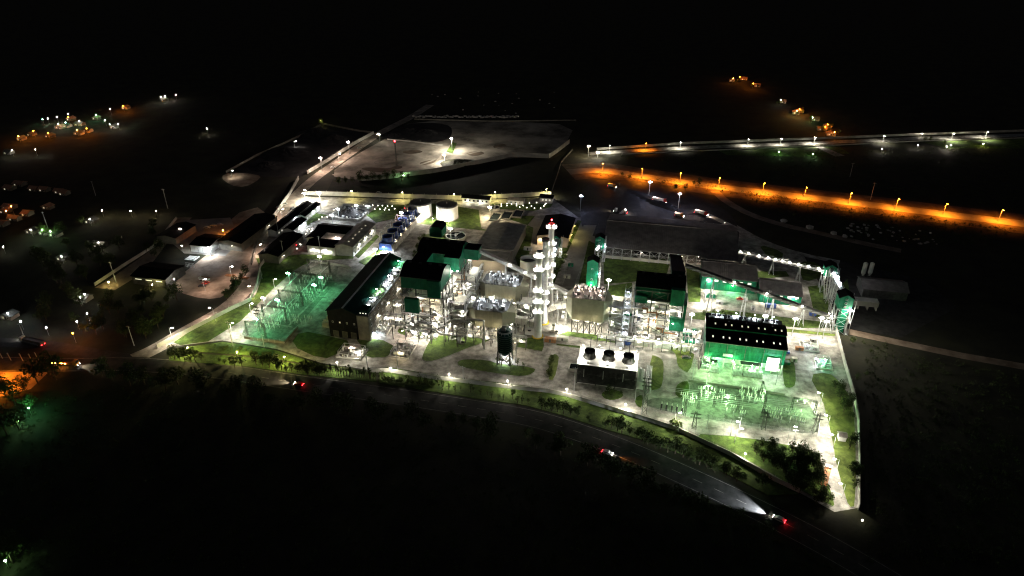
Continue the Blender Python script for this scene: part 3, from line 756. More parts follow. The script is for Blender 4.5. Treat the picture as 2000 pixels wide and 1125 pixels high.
# --- boilers
def boiler(name, label, u0, u1, v0, v1, zt, levels, seed, cols=(4, 4), rust=.2, cl='white', power=2600, wm='lagging'):
    "open steel boiler structure: columns, platforms, braces, furnace, ducts, pipes and lamps"
    r = random.Random(seed)
    t = T(name, label, 'boiler', (u0+u1)/2, v0)
    U = [u0+(u1-u0)*i/(cols[0]-1) for i in range(cols[0])]; V = [v0+(v1-v0)*i/(cols[1]-1) for i in range(cols[1])]
    for i, u in enumerate(U):
        for j, v in enumerate(V):
            MB(t).cbox(u, v, 0, .55, .55, zt).obj('column', 'steel')
    Z = [zt*(k+1)/levels for k in range(levels)]
    for k, z in enumerate(Z):
        g = MB(t)
        for v in V: g.beam((u0,v,z-.25),(u1,v,z-.25),.3,.5)
        for u in U: g.beam((u,v0,z-.3),(u,v1,z-.3),.28,.48)
        go = g.obj('girder', 'steel')
        if k < levels-1:
            p = MB(t); w = 2.2
            p.box(u0-1.2,v0-1.2,z,u1+1.2,v0+w*.6,z+.08); p.box(u1-w*.7,v0+w*.6,z,u1+1.2,v1,z+.08); p.box(u0-1.2,v0+w*.6,z,u0+w*.7,v1,z+.08)
            for q in range(2):
                a = r.uniform(u0+2,u1-6); b = r.uniform(v0+2,v1-5); p.box(a,b,z+.01*q+.01,a+5,b+3.5,z+.07+.01*q)
            po = p.obj('platform', 'galv')
            h = MB(t)
            P = [(u0-1.2,v1),(u0-1.2,v0-1.2),(u1+1.2,v0-1.2),(u1+1.2,v1)]
            for dz in (.55, 1.1): h.path([(a,b,z+dz) for a,b in P], .07)
            for a, b, _ in along(P, 2.2): h.beam((a,b,z),(a,b,z+1.1), .06)
            h.obj('handrail', 'steel').parent = po
    zz = [0]+Z
    for k in range(levels):
        for i in range(len(U)-1):
            if (i+k+seed) % 2 == 0:
                MB(t).beam((U[i],v0-.3,zz[k]),(U[i+1],v0-.3,zz[k+1]-.5),.22).beam((U[i+1],v0-.3,zz[k]),(U[i],v0-.3,zz[k+1]-.5),.22).obj('brace', 'steel')
        for j in range(len(V)-1):
            if (j+k+seed) % 2:
                MB(t).beam((u1+.3,V[j],zz[k]),(u1+.3,V[j+1],zz[k+1]-.5),.22).obj('brace', 'steel')
    fu0, fu1, fv0, fv1 = u0+(u1-u0)*.18, u1-(u1-u0)*.30, v0+(v1-v0)*.25, v0+(v1-v0)*.62
    f = MB(t).box(fu0, fv0, 7, fu1, fv1, zt-2)
    f.add([(fu0,fv0,7),(fu1,fv0,7),(fu1,fv1,7),(fu0,fv1,7),((fu0+fu1)/2-2,(fv0+fv1)/2-1,2.5),((fu0+fu1)/2+2,(fv0+fv1)/2-1,2.5),((fu0+fu1)/2+2,(fv0+fv1)/2+1,2.5),((fu0+fu1)/2-2,(fv0+fv1)/2+1,2.5)],
          [(0,1,5,4),(1,2,6,5),(2,3,7,6),(3,0,4,7),(4,5,6,7)])
    fo = fixn(f.obj('furnace', wm))
    for k in range(7):
        z = 8+(zt-11)*k/6
        b = MB(t).box(fu0-.25,fv0-.25,z,fu1+.25,fv0-.02,z+.4).box(fu1+.02,fv0-.25,z,fu1+.25,fv1,z+.4).obj('buckstay', 'steel'); b.parent = fo
    MB(t).box(fu1+.5, fv0+1, 9, u1-2.2, fv1-1, zt-6).obj('back_pass', 'lagging')
    MB(t).box(fu0, fv1+2, 5, u1-2, fv1+7, 15).obj('duct', 'lagging')
    MB(t).tube((u0+1.5,fv0+2,zt-3.2),(u1-1.5,fv0+2,zt-3.2),1.0,12).obj('steam_drum', 'lagging', smooth=False)
    for k in range(3):
        a = u0+2+(u1-u0-4)*k/3; MB(t).cyl(a+1.5, v0+2.2, 1, 7.5, 1.6, 1.6, 14).obj('coal_hopper', r.choice(['lagging', 'pale', 'galv']))
    for k in range(34):   # pipework
        a, b, z = r.uniform(u0-.8,u1+.8), r.choice([r.uniform(v0-1,v0+4), r.uniform(v0,v1)]), r.uniform(1.5, zt-4)
        P = [(a,b,z)]
        for s in range(r.randint(2,4)):
            ax = r.randrange(3); d = r.choice((-1,1))*r.uniform(2,7); q = list(P[-1]); q[ax] += d
            q[0] = min(max(q[0],u0-1.5),u1+1.5); q[1] = min(max(q[1],v0-1.5),v1); q[2] = min(max(q[2],.4),zt-1); P.append(tuple(q))
        MB(t).pipe(P, r.choice((.12,.18,.25,.4)), 6).obj('pipe', r.choice(['lagging','galv','galv','white','pale']) if r.random() > rust else 'rust')
    for k in range(26):   # cabinets, fans, vessels on the floors
        z = r.choice([0]+Z[:-1])+.1; a, b = r.uniform(u0,u1-2), r.choice([r.uniform(v0-.6,v0+3), r.uniform(v0,v1-3)])
        if r.random() < .5: MB(t).box(a,b,z,a+r.uniform(.8,2.6),b+r.uniform(.8,2),z+r.uniform(1,2.4)).obj('cabinet', r.choice(['white','galv','pale','lagging']))
        else: MB(t).cyl(a,b,z,z+r.uniform(1.2,3),r.uniform(.4,1),None,10).obj('vessel', r.choice(['white','lagging','galv']))
    stairs(t, u1+1.6, v0+2, 0, zt-3, axis='v', run=5)
    stairs(t, u0+2, v0-1.7, 0, zt*.6, axis='u', run=5)
    for k, z in enumerate(zz[:-1]):
        for i in range(2 if k < levels-1 else 1):
            fit(t, u0+(u1-u0)*(i+.5)/2+r.uniform(-2.5,2.5), v0+(r.uniform(1.2,3.0) if k < levels-1 else 5), z+zt/levels-1.0, cl if r.random() > .2 else r.choice(['warm','white']), power*1.3*r.uniform(.6,1.3), .4)
        fit(t, u1-.6, r.uniform(v0+3,v1-3), z+zt/levels-1.0, cl, power, .4)
    return t
def mansard(t, u0, u1, v0, v1, z0, ze, zr, inset=.33, wm='green', rm='dark_roof', name='boiler_house'):
    d = v1-v0
    prof = [(v0,z0),(v1,z0),(v1,ze),(v1-d*inset,zr),(v0+d*inset,zr),(v0,ze)]
    b = fixn(MB(t).extr(prof, u0, u1, 'u').obj(name, wm))
    x = MB(t)
    rp = [(v0-.3,ze-.1),(v0+d*inset,zr+.05),(v1-d*inset,zr+.05),(v1+.3,ze-.1),(v1+.3,ze+.15),(v1-d*inset,zr+.3),(v0+d*inset,zr+.3),(v0-.3,ze+.15)]
    for a, c in ((0,1),(1,2),(2,3)):
        p = [rp[a], rp[c], rp[7-c], rp[7-a]]
        x.extr(p, u0-.3, u1+.3, 'u')
    r_ = fixn(x.obj('roof', rm)); r_.parent = b
    n = int((u1-u0)/3.4)
    for k in range(n+1): q = u0+.2+(u1-u0-.4)*k/n; MB(t).box(q-.06, v0-.08, z0, q+.06, v0-.01, ze-.15).obj('seam', wm)
    MB(t).box(u0-.1, v0-.3, ze-.3, u1+.1, v0-.09, ze-.12).obj('gutter', 'steel')
    for k in range(4): q = u0+(u1-u0)*(k+.5)/4; MB(t).cbox(q, (v0+v1)/2, zr+.3, 1.4, 1.2, .7).obj('roof_ventilator', 'steel_dark')
    return b
t = boiler('boiler', 'front left boiler structure under a black roofed green house', -121, -99.5, 288, 304, 31, 6, 3, rust=.15)
mansard(t, -121, -100, 287, 303.5, 30.5, 37, 40.5)
MB(t).box(-107, 286, 27, -100.2, 287.02, 36.5).obj('house_bay', 'green')
MB(t).box(-121, 303.6, 31, -113.5, 315.8, 37.2).obj('link_gallery', 'green'); MB(t).box(-121.3, 303.9, 37.22, -113.2, 315.7, 37.5).obj('gallery_roof', 'dark_roof')
MB(t).box(-119.5, 285.6, 17, -112, 287.6, 25).obj('green_cabin', 'green')
for k in range(4): MB(t).cyl(-116.2+.7*k, 286.3, 26, 29, .5, .3, 8).obj('silencer', 'galv')
x = MB(t)
x.pipe([(-128,284.5,8),(-128,284.5,9.5),(-110,284.5,9.5),(-104,284.5,9.5),(-101,284.5,7),(-94,284.5,7),(-94,284.5,14),(-91,284.5,14),(-89,284.5,16),(-84,284.5,16)], .45, 8); x.obj('main_pipe', 'galv')
x = MB(t); x.pipe([(-98,286,13),(-94,286,15.5),(-88,286,15.5),(-86,286,17),(-78,286,17),(-78,286,0)], .5, 8); x.obj('main_pipe', 'galv')
for u in (-127,-120,-113,-106,-99,-92): MB(t).beam((u,284.5,0),(u,284.5,9),.3).obj('pipe_trestle', 'steel')
for k in range(4): fit(t, -122+6*k, 285.5, 5.5, 'white' if k else 'pink', 2600 if k else 1800, .6)
fit(t, -112, 309, 33, 'white', 1500, .6); fit(t, -97, 306, 33, 'white', 3000, .6, omni=True)
t = boiler('boiler', 'rear left boiler structure with penthouse on its black roof', -121, -98, 316, 334, 31, 6, 11, rust=.1, power=1900)
mansard(t, -122, -98, 316, 331, 28, 37, 40.5)
MB(t).box(-106, 312.2, 29, -97.9, 315.98, 37).obj('house_bay', 'green'); MB(t).box(-106.2, 312, 37.02, -97.7, 315.9, 37.2).obj('bay_roof', 'dark_roof')
b = fixn(MB(t).extr([(-119,40.6),(-112,40.6),(-112,45),(-113.5,46.5),(-117.5,46.5),(-119,45)], 328, 336, 'v').obj('penthouse', 'green'))
q = fixn(MB(t).extr([(-119.3,45.1),(-117.6,46.6),(-113.4,46.6),(-111.7,45.1),(-111.7,45.3),(-113.4,46.9),(-117.6,46.9),(-119.3,45.3)], 327.7, 336.3, 'v').obj('penthouse_roof', 'dark_roof')); q.parent = b
MB(t).box(-97.8, 322, 32, -90, 329, 38).obj('conveyor_head', 'green'); MB(t).box(-97.6, 321.7, 38.02, -89.8, 329.3, 38.3).obj('head_roof', 'dark_roof')
for k in range(5): MB(t).cyl(-112+2.4*k, 310+RR.uniform(-1,1), 26, 31+RR.uniform(0,3), .5, .35, 8).obj('vent_stack', 'galv')
MB(t).box(-113, 304.5, 25.6, -99, 311.8, 26).obj('roof_deck', 'galv')
fit(t, -109, 309, 33.5, 'white', 1800, .6); fit(t, -101, 309, 31, 'white', 1800, .6); fit(t, -95.5, 333, 30, 'white', 4500, .6, omni=True)
t = boiler('boiler', 'right boiler structure under a green clad house', -4.5, 19, 311.5, 326, 30, 6, 6, rust=.35, power=2400)
mansard(t, -5, 19, 312.3, 326, 25, 31.5, 35.5, .36)
MB(t).box(-5, 310.3, 23.2, 1.2, 312.28, 27).obj('house_bay', 'green'); MB(t).box(12.5, 309.6, 24, 19.2, 312.28, 33).obj('house_bay', 'green')
MB(t).box(13.5, 309.3, 9.5, 19.6, 311, 17).obj('green_cabin', 'green'); MB(t).box(19.6, 309.4, 9.5, 20.8, 313, 25).obj('riser_duct', 'green')
MB(t).box(21, 306, 4.6, 27, 309, 7).obj('green_cabin', 'green')
MB(t).box(-4, 306, 0, 4, 309.3, 3.6).obj('pump_house', 'pale'); MB(t).box(5, 306.2, 0, 15, 309, 3.0).obj('pump_house', 'white')
MB(t).lathe(-6.5, 306.5, [(.3,0),(1.7,.3),(1.7,2.4),(.3,3.2)], 12).obj('vessel', 'blue')
for k in range(7): MB(t).cyl(8+2.4*k, 306.6+RR.uniform(-.5,.5), 0, RR.uniform(1.5,4), RR.uniform(.5,1), None, 10).obj('vessel', 'white')
for k in range(6):
    g = MB(t); u = 20+1.9*k
    g.beam((u,306,0),(u,306,9-.5*k),.25); g.beam((u,311,0),(u,311,9-.5*k),.25); g.beam((u,306,9-.5*k),(u,311,9-.5*k),.25); g.beam((u,306,5),(u,311,5),.2); g.obj('pipe_rack', 'galv')
g = MB(t); [g.tube((19.5,307+.9*k,5.3),(31,307+.9*k,5.3),.2,6) for k in range(5)]; g.obj('rack_pipe', 'lagging')
x = MB(t); x.lattice((-8.5,312,0),(-8.5,312,31),3.2,.22); x.obj('lift_tower', 'galv')
for k in range(9): MB(t).box(-10.3,310.3,3+3.2*k,-6.7,313.7,3.1+3.2*k).obj('lift_landing', 'galv')
for k in range(5): fit(t, -8.5, 309.8, 5+6*k, 'cool', 1500, .6)
for k in range(5): fit(t, -3+6*k, 306, 6, 'white', 2000, .6)
fit(t, 25, 305.5, 8, 'pink', 2200, .6); fit(t, 28, 308, 6, 'cool', 2200, .6); fit(t, 6, 306, 18, 'white', 3800, .7); fit(t, 15, 306, 16, 'white', 2500, .6)

# --- dust filters (precipitators)
def filter_house(label, u0, u1, v0, v1, z0, z1, m, cham=2.2, gear='galv', topcol='cool', top=1800, under=3600, seed=1, legs=5, hop=3):
    r = random.Random(seed)
    t = T('dust_filter', label, 'dust filter', (u0+u1)/2, v0, group='dust filters')
    P = [(u0+cham,v0),(u1-cham,v0),(u1,v0+cham),(u1,v1-cham),(u1-cham,v1),(u0+cham,v1),(u0,v1-cham),(u0,v0+cham)]
    MB(t).prism(P, z0, z1).obj('casing', m)
    MB(t).prism([(p[0]*.985+(u0+u1)*.0075, p[1]*.99+(v0+v1)*.005) for p in P], z1, z1+.1).obj('deck', 'steel_dark')
    x = MB(t); n = 7
    for k in range(n): x.box(u0+cham+(u1-u0-2*cham)*(k+.5)/n-.12, v0-.16, z0, u0+cham+(u1-u0-2*cham)*(k+.5)/n+.12, v0-.01, z1)
    x.obj('stiffener', m)
    n = hop
    for k in range(n):
        a, b = u0+(u1-u0)*k/n, u0+(u1-u0)*(k+1)/n; c = (a+b)/2; vm = (v0+v1)/2
        fixn(MB(t).add([(a+.2,v0+.3,z0),(b-.2,v0+.3,z0),(b-.2,v1-.3,z0),(a+.2,v1-.3,z0),(c-.6,vm-.6,z0*.4),(c+.6,vm-.6,z0*.4),(c+.6,vm+.6,z0*.4),(c-.6,vm+.6,z0*.4)],
              [(0,1,5,4),(1,2,6,5),(2,3,7,6),(3,0,4,7),(4,5,6,7)]).obj('hopper', 'lagging'))
    for k in range(legs):
        u = u0+.6+(u1-u0-1.2)*k/(legs-1)
        for v in (v0+.5, v1-.5): MB(t).cbox(u, v, 0, .45, .45, z0).obj('leg', 'steel')
        if k < legs-1:
            u2 = u0+.6+(u1-u0-1.2)*(k+1)/(legs-1)
            MB(t).beam((u,v0+.3,.3),(u2,v0+.3,z0-.4),.18).beam((u2,v0+.3,.3),(u,v0+.3,z0-.4),.18).obj('brace', 'steel')
    for s in (-1, 1):   # gas funnels
        a = u0 if s < 0 else u1; vm = (v0+v1)/2
        fixn(MB(t).add([(a,v0+cham,z0+.5),(a,v1-cham,z0+.5),(a,v1-cham,z1-.5),(a,v0+cham,z1-.5),(a+s*3.4,vm-1.6,z0+2),(a+s*3.4,vm+1.6,z0+2),(a+s*3.4,vm+1.6,z1-2),(a+s*3.4,vm-1.6,z1-2)],
            [(0,1,5,4),(1,2,6,5),(2,3,7,6),(3,0,4,7),(4,5,6,7)]).obj('gas_funnel', m))
    x = MB(t)
    for dz in (.6, 1.2): x.path([(a,b,z1+dz) for a,b in P+P[:1]], .07)
    for a, b, _ in along(P+P[:1], 1.6): x.beam((a,b,z1),(a,b,z1+1.2),.06)
    x.obj('handrail', gear)
    for k in range(46):
        a, b = r.uniform(u0+cham,u1-cham), r.uniform(v0+1,v1-1)
        if k % 3: MB(t).cbox(a,b,z1,r.uniform(.5,1.6),r.uniform(.5,1.6),r.uniform(.6,2.2)).obj('rectifier', gear)
        else: MB(t).cyl(a,b,z1,z1+r.uniform(1.5,3.2),.22,.12,6).obj('insulator', 'porcelain')
    for k in range(3): fit(t, u0+(u1-u0)*(k+.5)/3, (v0+v1)/2+r.uniform(-3,3), z1+3.4, topcol, top, .5, omni=True)
    for k in range(2): fit(t, u0+(u1-u0)*(k+.5)/2, v0-3.2, z0+1.5, 'warm', 600, .45, omni=True)  # floods added before the casing to brighten its face
    for k in range(3): fit(t, u0+(u1-u0)*(k+.5)/3, v0+1+r.uniform(0,3), z0*.8, 'white', under, .5)
    return t
filter_house('front olive precipitator with lit gear on its roof', -87, -68, 294, 307, 8.5, 18, 'esp', seed=2)
filter_house('rear olive precipitator beside the three chimneys', -88.5, -67, 321, 335, 9, 18.5, 'esp', seed=4, topcol='cool')
filter_house('grey green filter house with pink lit roof gear', -37.2, -20, 311, 325, 8.5, 21.5, 'esp', .3, 'galv', 'pink', 1800, 6000, seed=5, legs=6)

# --- chimneys
def chimney(u, v, h, label, rings, cap, side):
    t = T('chimney', label, 'chimney', u, v, group='three chimneys')
    MB(t).lathe(u, v, [(2.35,0),(2.2,4),(1.75,18),(1.45,h-.5),(1.45,h)], 20, False).obj('shaft', 'white' if cap != 'dark' else 'galv', smooth=True)
    MB(t).ring(u, v, 0, .5, 2.3, 3.1).obj('footing', 'yellow_paint')
    if cap == 'dark': MB(t).ring(u, v, h-.8, h+.5, 1.5, 2.0).obj('cap', 'steel_dark')
    else: MB(t).ring(u, v, h-.3, h+.2, 1.3, 1.6).obj('cap', 'white')
    MB(t).cyl(u, v, h-1.2, h-.9, 1.3, 1.3, 14).obj('flue', 'steel_dark')
    x = MB(t)
    for s in (-.25, .25): x.beam((u+s, v-2.4, 0), (u+s, v-1.75, h), .07)
    for k in range(int(h/1.2)): x.beam((u-.25, v-2.36+.62*k*1.2/h, 1+k*1.2), (u+.25, v-2.36+.62*k*1.2/h, 1+k*1.2), .05)
    x.obj('ladder', 'galv')
    for z in rings:
        p = MB(t).ring(u, v, z, z+.12, 1.7, 3.0).obj('gallery', 'galv')
        y = MB(t).ring(u, v, z+.55, z+.62, 2.92, 3.0).ring(u, v, z+1.1, z+1.18, 2.92, 3.0)
        for k in range(10): y.beam((u+2.95*math.cos(k*.628),v+2.95*math.sin(k*.628),z),(u+2.95*math.cos(k*.628),v+2.95*math.sin(k*.628),z+1.1),.06)
        y.obj('gallery_rail', 'galv').parent = p
        for a in side:
            fit(t, u+2.6*math.cos(a), v+2.6*math.sin(a), z+1.5, 'white', 800, .72, omni=True)
    return t
chimney(-53.4, 303.5, 50, 'nearest white chimney with lit galleries', (15.5, 21.5, 28, 40, 47.5), 'white', (-2.3, -.8))
chimney(-52.8, 318, 50, 'middle grey chimney with dark open top', (13, 19, 34), 'dark', (-.6,))
t = chimney(-52.6, 334.8, 51.5, 'farthest white chimney carrying a red beacon', (13, 20, 27, 33, 40, 49.5), 'white', (-2.6, -.4))
b = MB(t).cyl(-52.6, 334.8, 51.6, 53.4, .06, .06, 6).obj('beacon_stem', 'galv'); MB(t).ball((-52.6,334.8,53.8),.42,8).obj('beacon', 'glow_red').parent = b
light(t, (0,-.9,54.5), 'red', 400)
# --- green turbine hall, right
t = T('turbine_hall', 'bright green clad hall with black skylit roof above the right switchyard', 'hall', 50, 295)
hb = (31.3, 295, 68.5, 312)
fixn(MB(t).extr([(295,6),(312,6),(312,18),(304,18),(303,16.6),(295,14.8)], 31.3, 68.5, 'u').obj('wall', 'green'))
for k in range(12): q = 31.4+3.36*k; MB(t).box(q-.05, 294.9, 6, q+.05, 294.99, 14.7).obj('seam', 'green')
MB(t).box(31, 294.5, 14.4, 68.8, 294.85, 14.7).obj('gutter', 'steel')
for k in range(5): MB(t).tube((33+8.5*k, 294.75, 14.4), (33+8.5*k, 294.75, 6.2), .12, 6).obj('downpipe', 'steel')
for k in range(2): MB(t).box(31.3, 294.88, 8.8+3*k, 68.5, 294.97, 8.95+3*k).obj('girt', 'green')
MB(t).box(31.6, 300, 0, 68.2, 312, 5.98).obj('ground_floor', 'pale')
fixn(MB(t).extr([(294.5,14.75),(303.2,16.68),(303.2,16.9),(294.5,14.97)], 30.9, 68.9, 'u').obj('roof', 'dark_roof'))
MB(t).box(31.0, 303.25, 16.6, 68.8, 303.5, 17.9).obj('clerestory', 'green')
ro = fixn(MB(t).extr([(302.9,17.9),(308,18.9),(312.4,18.0),(312.4,18.2),(308,19.1),(302.9,18.1)], 30.8, 69, 'u').obj('upper_roof', 'dark_roof'))
for k in range(9):
    u = 34 + 3.9*k + (1.0 if k % 2 else 0)
    z = 14.97+(298.6-294.5)*.2217
    fixn(MB(t).extr([(297.6,15.68),(298.9,15.97),(298.9,16.05),(297.6,15.76)], u, u+.7, 'u').obj('skylight', 'glow_window'))
    fixn(MB(t).extr([(305.2,18.55),(306.4,18.8),(306.4,18.88),(305.2,18.63)], u+1, u+1.7, 'u').obj('skylight', 'glow_dim'))
MB(t).box(31.5, 312.5, 0, 68.3, 320, 15.8).obj('annexe', 'steel_dark'); MB(t).box(31.2, 312.45, 15.82, 68.6, 320.3, 16.0).obj('annexe_roof', 'dark_roof')
RR = random.Random(8)
for k in range(13):
    u = 34+2.6*k; MB(t).cbox(u, 316+RR.uniform(-2,2), 16, RR.uniform(1,2.6), RR.uniform(1,3), RR.uniform(.6,1.8)).obj('roof_unit', RR.choice(['galv','lagging','white']))
    MB(t).pipe([(u,313,16.3),(u,313,17),(u,318.5,17),(u+1.5,318.5,17)], .15, 6).obj('roof_pipe', 'galv')
for k in range(4): fit(t, 37+9*k, 318, 19, 'cool', 1500, .6)
for k in range(9): MB(t).cbox(32+4.5*k, 295.4, 0, .6, .6, 6).obj('column', 'pale')
for k in range(3): MB(t).box(34+11.5*k, 291.5, 0, 34.4+11.5*k, 296, 6).obj('fire_wall', 'concrete')
MB(t).box(60.5, 294.2, 2.2, 66.2, 294.98, 10).obj('loading_door', 'white'); MB(t).box(40, 294.5, 7.4, 44.5, 294.98, 9).obj('louvre', 'galv')
x = MB(t).box(32, 292.8, 4.2, 38, 295, 4.5).box(48.5, 292.5, 5.4, 58, 295, 5.7); x.obj('canopy', 'steel_dark')
for u, v, z, c, p in ((33, 293, 6.2, 'green', 2600), (45, 292.6, 6.6, 'green', 2800), (54, 293.4, 5, 'green', 4500), (63.5, 292.5, 9, 'cool', 5200), (58, 296.5, 4.5, 'teal', 2500), (38, 298, 4.5, 'teal', 2500)): fit(t, u, v, z, c, p, .6, omni=True)
for k in range(4): fit(t, 35+10*k, 286.5, 9, 'green', 5200, .5, omni=True); MB(t).cyl(35+10*k, 286.5, 0, 8.9, .12, .08, 6).obj('lamp_pole', 'galv')  # unseen green floods added to light the hall front evenly
def transformer(label, u, v, s=1.0, m='galv', grp='transformers', z=0.08):
    t = T('transformer', label, 'transformer', u, v, z, grp)
    MB(t).cbox(u, v, .08, 5*s, 2.6*s, .35*s).obj('plinth', 'concrete'); z0 = .43*s+.08
    MB(t).cbox(u, v, z0, 4.2*s, 2*s, 2.7*s).obj('tank', m)
    for k in range(6):
        for sd in (-1, 1): MB(t).cbox(u-1.6*s+.64*s*k, v+sd*1.35*s, z0+.3*s, .2*s, .6*s, 2*s).obj('radiator_fin', m)
    for k in range(3):
        b = MB(t).lathe(u-1.2*s+1.2*s*k, v, [(.22*s,z0+2.7*s),(.12*s,z0+2.9*s),(.2*s,z0+3.2*s),(.12*s,z0+3.4*s),(.2*s,z0+3.7*s),(.1*s,z0+4.3*s)], 8); b.obj('bushing', 'porcelain')
    MB(t).tube((u-1.6*s,v+.8*s,z0+3.3*s),(u+.6*s,v+.8*s,z0+3.3*s),.42*s,9).obj('conservator', m)
    return t
for k, u in enumerate((36.5, 47.5, 52.5, 57)): transformer('%s transformer bay below the green hall from the left' % nth(k), u, 291.2, 1.05, 'galv', 'hall transformers')
for k, (px, py) in enumerate(((652,640),(660,628),(668,600))): transformer('%s transformer left of the long dark hall, nearest first' % nth(k), at(px,py)[0]-4, at(px,py)[1], 1.0, 'pale', 'left hall transformers')

# --- cooling tower (three fans)
t = T('cooling_tower', 'white decked cooling tower with three dark fan cowls', 'cooling tower', -14, 268)
MB(t).box(-27.6, 268, 0, -.4, 281.5, 10.9).obj('casing', 'white')
MB(t).box(-28.0, 267.6, 10.92, 0, 281.9, 11.15).obj('fan_deck', 'white')
for k in range(2):
    for j in range(3):
        a = -27.6+9.07*j; MB(t).box(a+.1, 267.72-.3*(1-k), .6+5.1*k, a+8.97, 267.98, 5.5+5.1*k).obj('louvre_panel', 'steel_dark')
        for q in range(7):
            o = MB(t).beam((a+.1,267.55-.3*(1-k),1+5.1*k+.65*q),(a+8.97,267.55-.3*(1-k),1+5.1*k+.65*q),.3,.06).obj('louvre_slat', 'steel_dark')
for j in range(4): MB(t).box(-27.7+9.07*j-.2, 267.3, 0, -27.7+9.07*j+.2, 267.7, 10.9).obj('pier', 'steel_dark')
for k, u in enumerate((-23.0, -13.9, -4.6)):
    c = MB(t).lathe(u, 274.8, [(3.1,11.15),(2.75,12.2),(2.6,13.2),(2.75,14.6),(2.6,14.6),(2.45,13.2),(2.6,12),(2.9,11.2)], 24, False).obj('fan_cowl', 'steel_dark', smooth=True)
    f = MB(t)
    for q in range(6): f.beam((u,274.8,13.6),(u+2.3*math.cos(q*1.047),274.8+2.3*math.sin(q*1.047),13.7),.5,.06)
    f.cyl(u,274.8,13.2,13.9,.4,.4,10); f.obj('fan', 'steel_dark').parent = c
    MB(t).cyl(u, 274.8, 12.2, 12.3, 2.45, 2.45, 20).obj('drift_panel', 'steel_dark')
    d = MB(t).cyl(u, 277.4, 11.1, 20.3, .12, .12, 6).beam((u-1.5,277.4,20.3),(u+1.5,277.4,20.3),.2); d.obj('davit', 'steel_dark')
    MB(t).beam((u-1.5,271.6,11.1),(u-1.5,271.6,15.2),.14).beam((u+1.5,271.6,11.1),(u+1.5,271.6,15.2),.14).obj('cowl_strut', 'steel')
    MB(t).tube((u-1.5,267.0,9),(u-1.5,267.0,4.5),.16,6).obj('downpipe', 'galv')
    MB(t).box(u-.5, 268.6, 11.15, u+.5, 269.6, 12).obj('motor', 'galv')
x = MB(t); P = [(-28,267.6),(0,267.6),(0,281.9),(-28,281.9),(-28,267.6)]
for dz in (.55,1.1): x.path([(a,b,11.15+dz) for a,b in P],.06)
for a,b,_ in along(P,2): x.beam((a,b,11.15),(a,b,12.25),.05)
x.obj('handrail', 'galv')
x = MB(t).box(.4,269,0,3.6,280,4.2); x.obj('pump_house', 'white'); stairs(t, 1.6, 270, 0, 11, axis='v', run=5)
for k in range(4): MB(t).pipe([(4.6+.7*k,266,0.5),(4.6+.7*k,266,5),(4.6+.7*k,282,5),(4.6+.7*k,282,.2)], .3, 7).obj('riser_pipe', 'galv')
MB(t).box(-33, 276, 0, -28.4, 281, 1.6).obj('basin', 'wall'); MB(t).box(-32.5, 276.4, 1.62, -28.8, 280.6, 1.64).obj('basin_water', 'water')
for u, v, z, p in ((-19,280.6,14.5,5200),(-9,280.6,14.5,5200),(-14,269.4,13.2,3600),(-26.8,269,14,3600),(-26.8,280,14,3600),(-1.4,269,14,3600),(-1.4,280,14,3600)): fit(t, u, v, z, 'white', p, .6)
# --- ash silo / tank on legs
t = T('elevated_tank', 'dark teal tank on steel legs in front of the precipitators', 'tank', -65, 277)
MB(t).lathe(-65, 277, [(.6,3.8),(3.7,7),(3.7,17.5),(3.0,18.6),(.4,18.9)], 20).obj('tank_shell', 'green_roof', smooth=False)
x = MB(t)
for k in range(9): x.ring(-65,277,7.3+1.2*k,7.42+1.2*k,3.68,3.8)
x.obj('hoop', 'steel')
for i in (-1,1):
    for j in (-1,1):
        MB(t).beam((-65+i*3.2,277+j*3.2,0),(-65+i*2.9,277+j*2.9,8.2),.45).obj('leg', 'steel')
for k in range(4):
    q = [(-1,-1),(1,-1),(1,1),(-1,1)]; a, b = q[k], q[(k+1)%4]
    MB(t).beam((-65+a[0]*3.1,277+a[1]*3.1,.4),(-65+b[0]*2.9,277+b[1]*2.9,6.5),.2).beam((-65+b[0]*3.1,277+b[1]*3.1,.4),(-65+a[0]*2.9,277+a[1]*2.9,6.5),.2).obj('brace', 'steel')
x = MB(t)
for dz in (.6,1.2): x.ring(-65,277,18+dz,18.08+dz,3.6,3.7)
for k in range(14): x.beam((-65+3.65*math.cos(k*.45),277+3.65*math.sin(k*.45),17.5),(-65+3.65*math.cos(k*.45),277+3.65*math.sin(k*.45),19.2),.07)
x.obj('handrail', 'galv')
MB(t).cbox(-65.5,277,18.8,2.2,2.2,1.6).obj('bag_filter', 'steel'); MB(t).cyl(-63.4,277.5,18.6,21.4,.3,.3,7).obj('vent_pipe', 'galv')
x = MB(t).lattice((-60.6,279.5,0),(-60.6,279.5,20),1.8,.14); x.obj('stair_tower', 'galv')
fit(t, -65, 277, 3.4, 'cool', 3600, .6); fit(t, -62.5, 280.5, 20.5, 'white', 1500, .6); fit(t, -61, 282, 9, 'warm', 1500, .5)

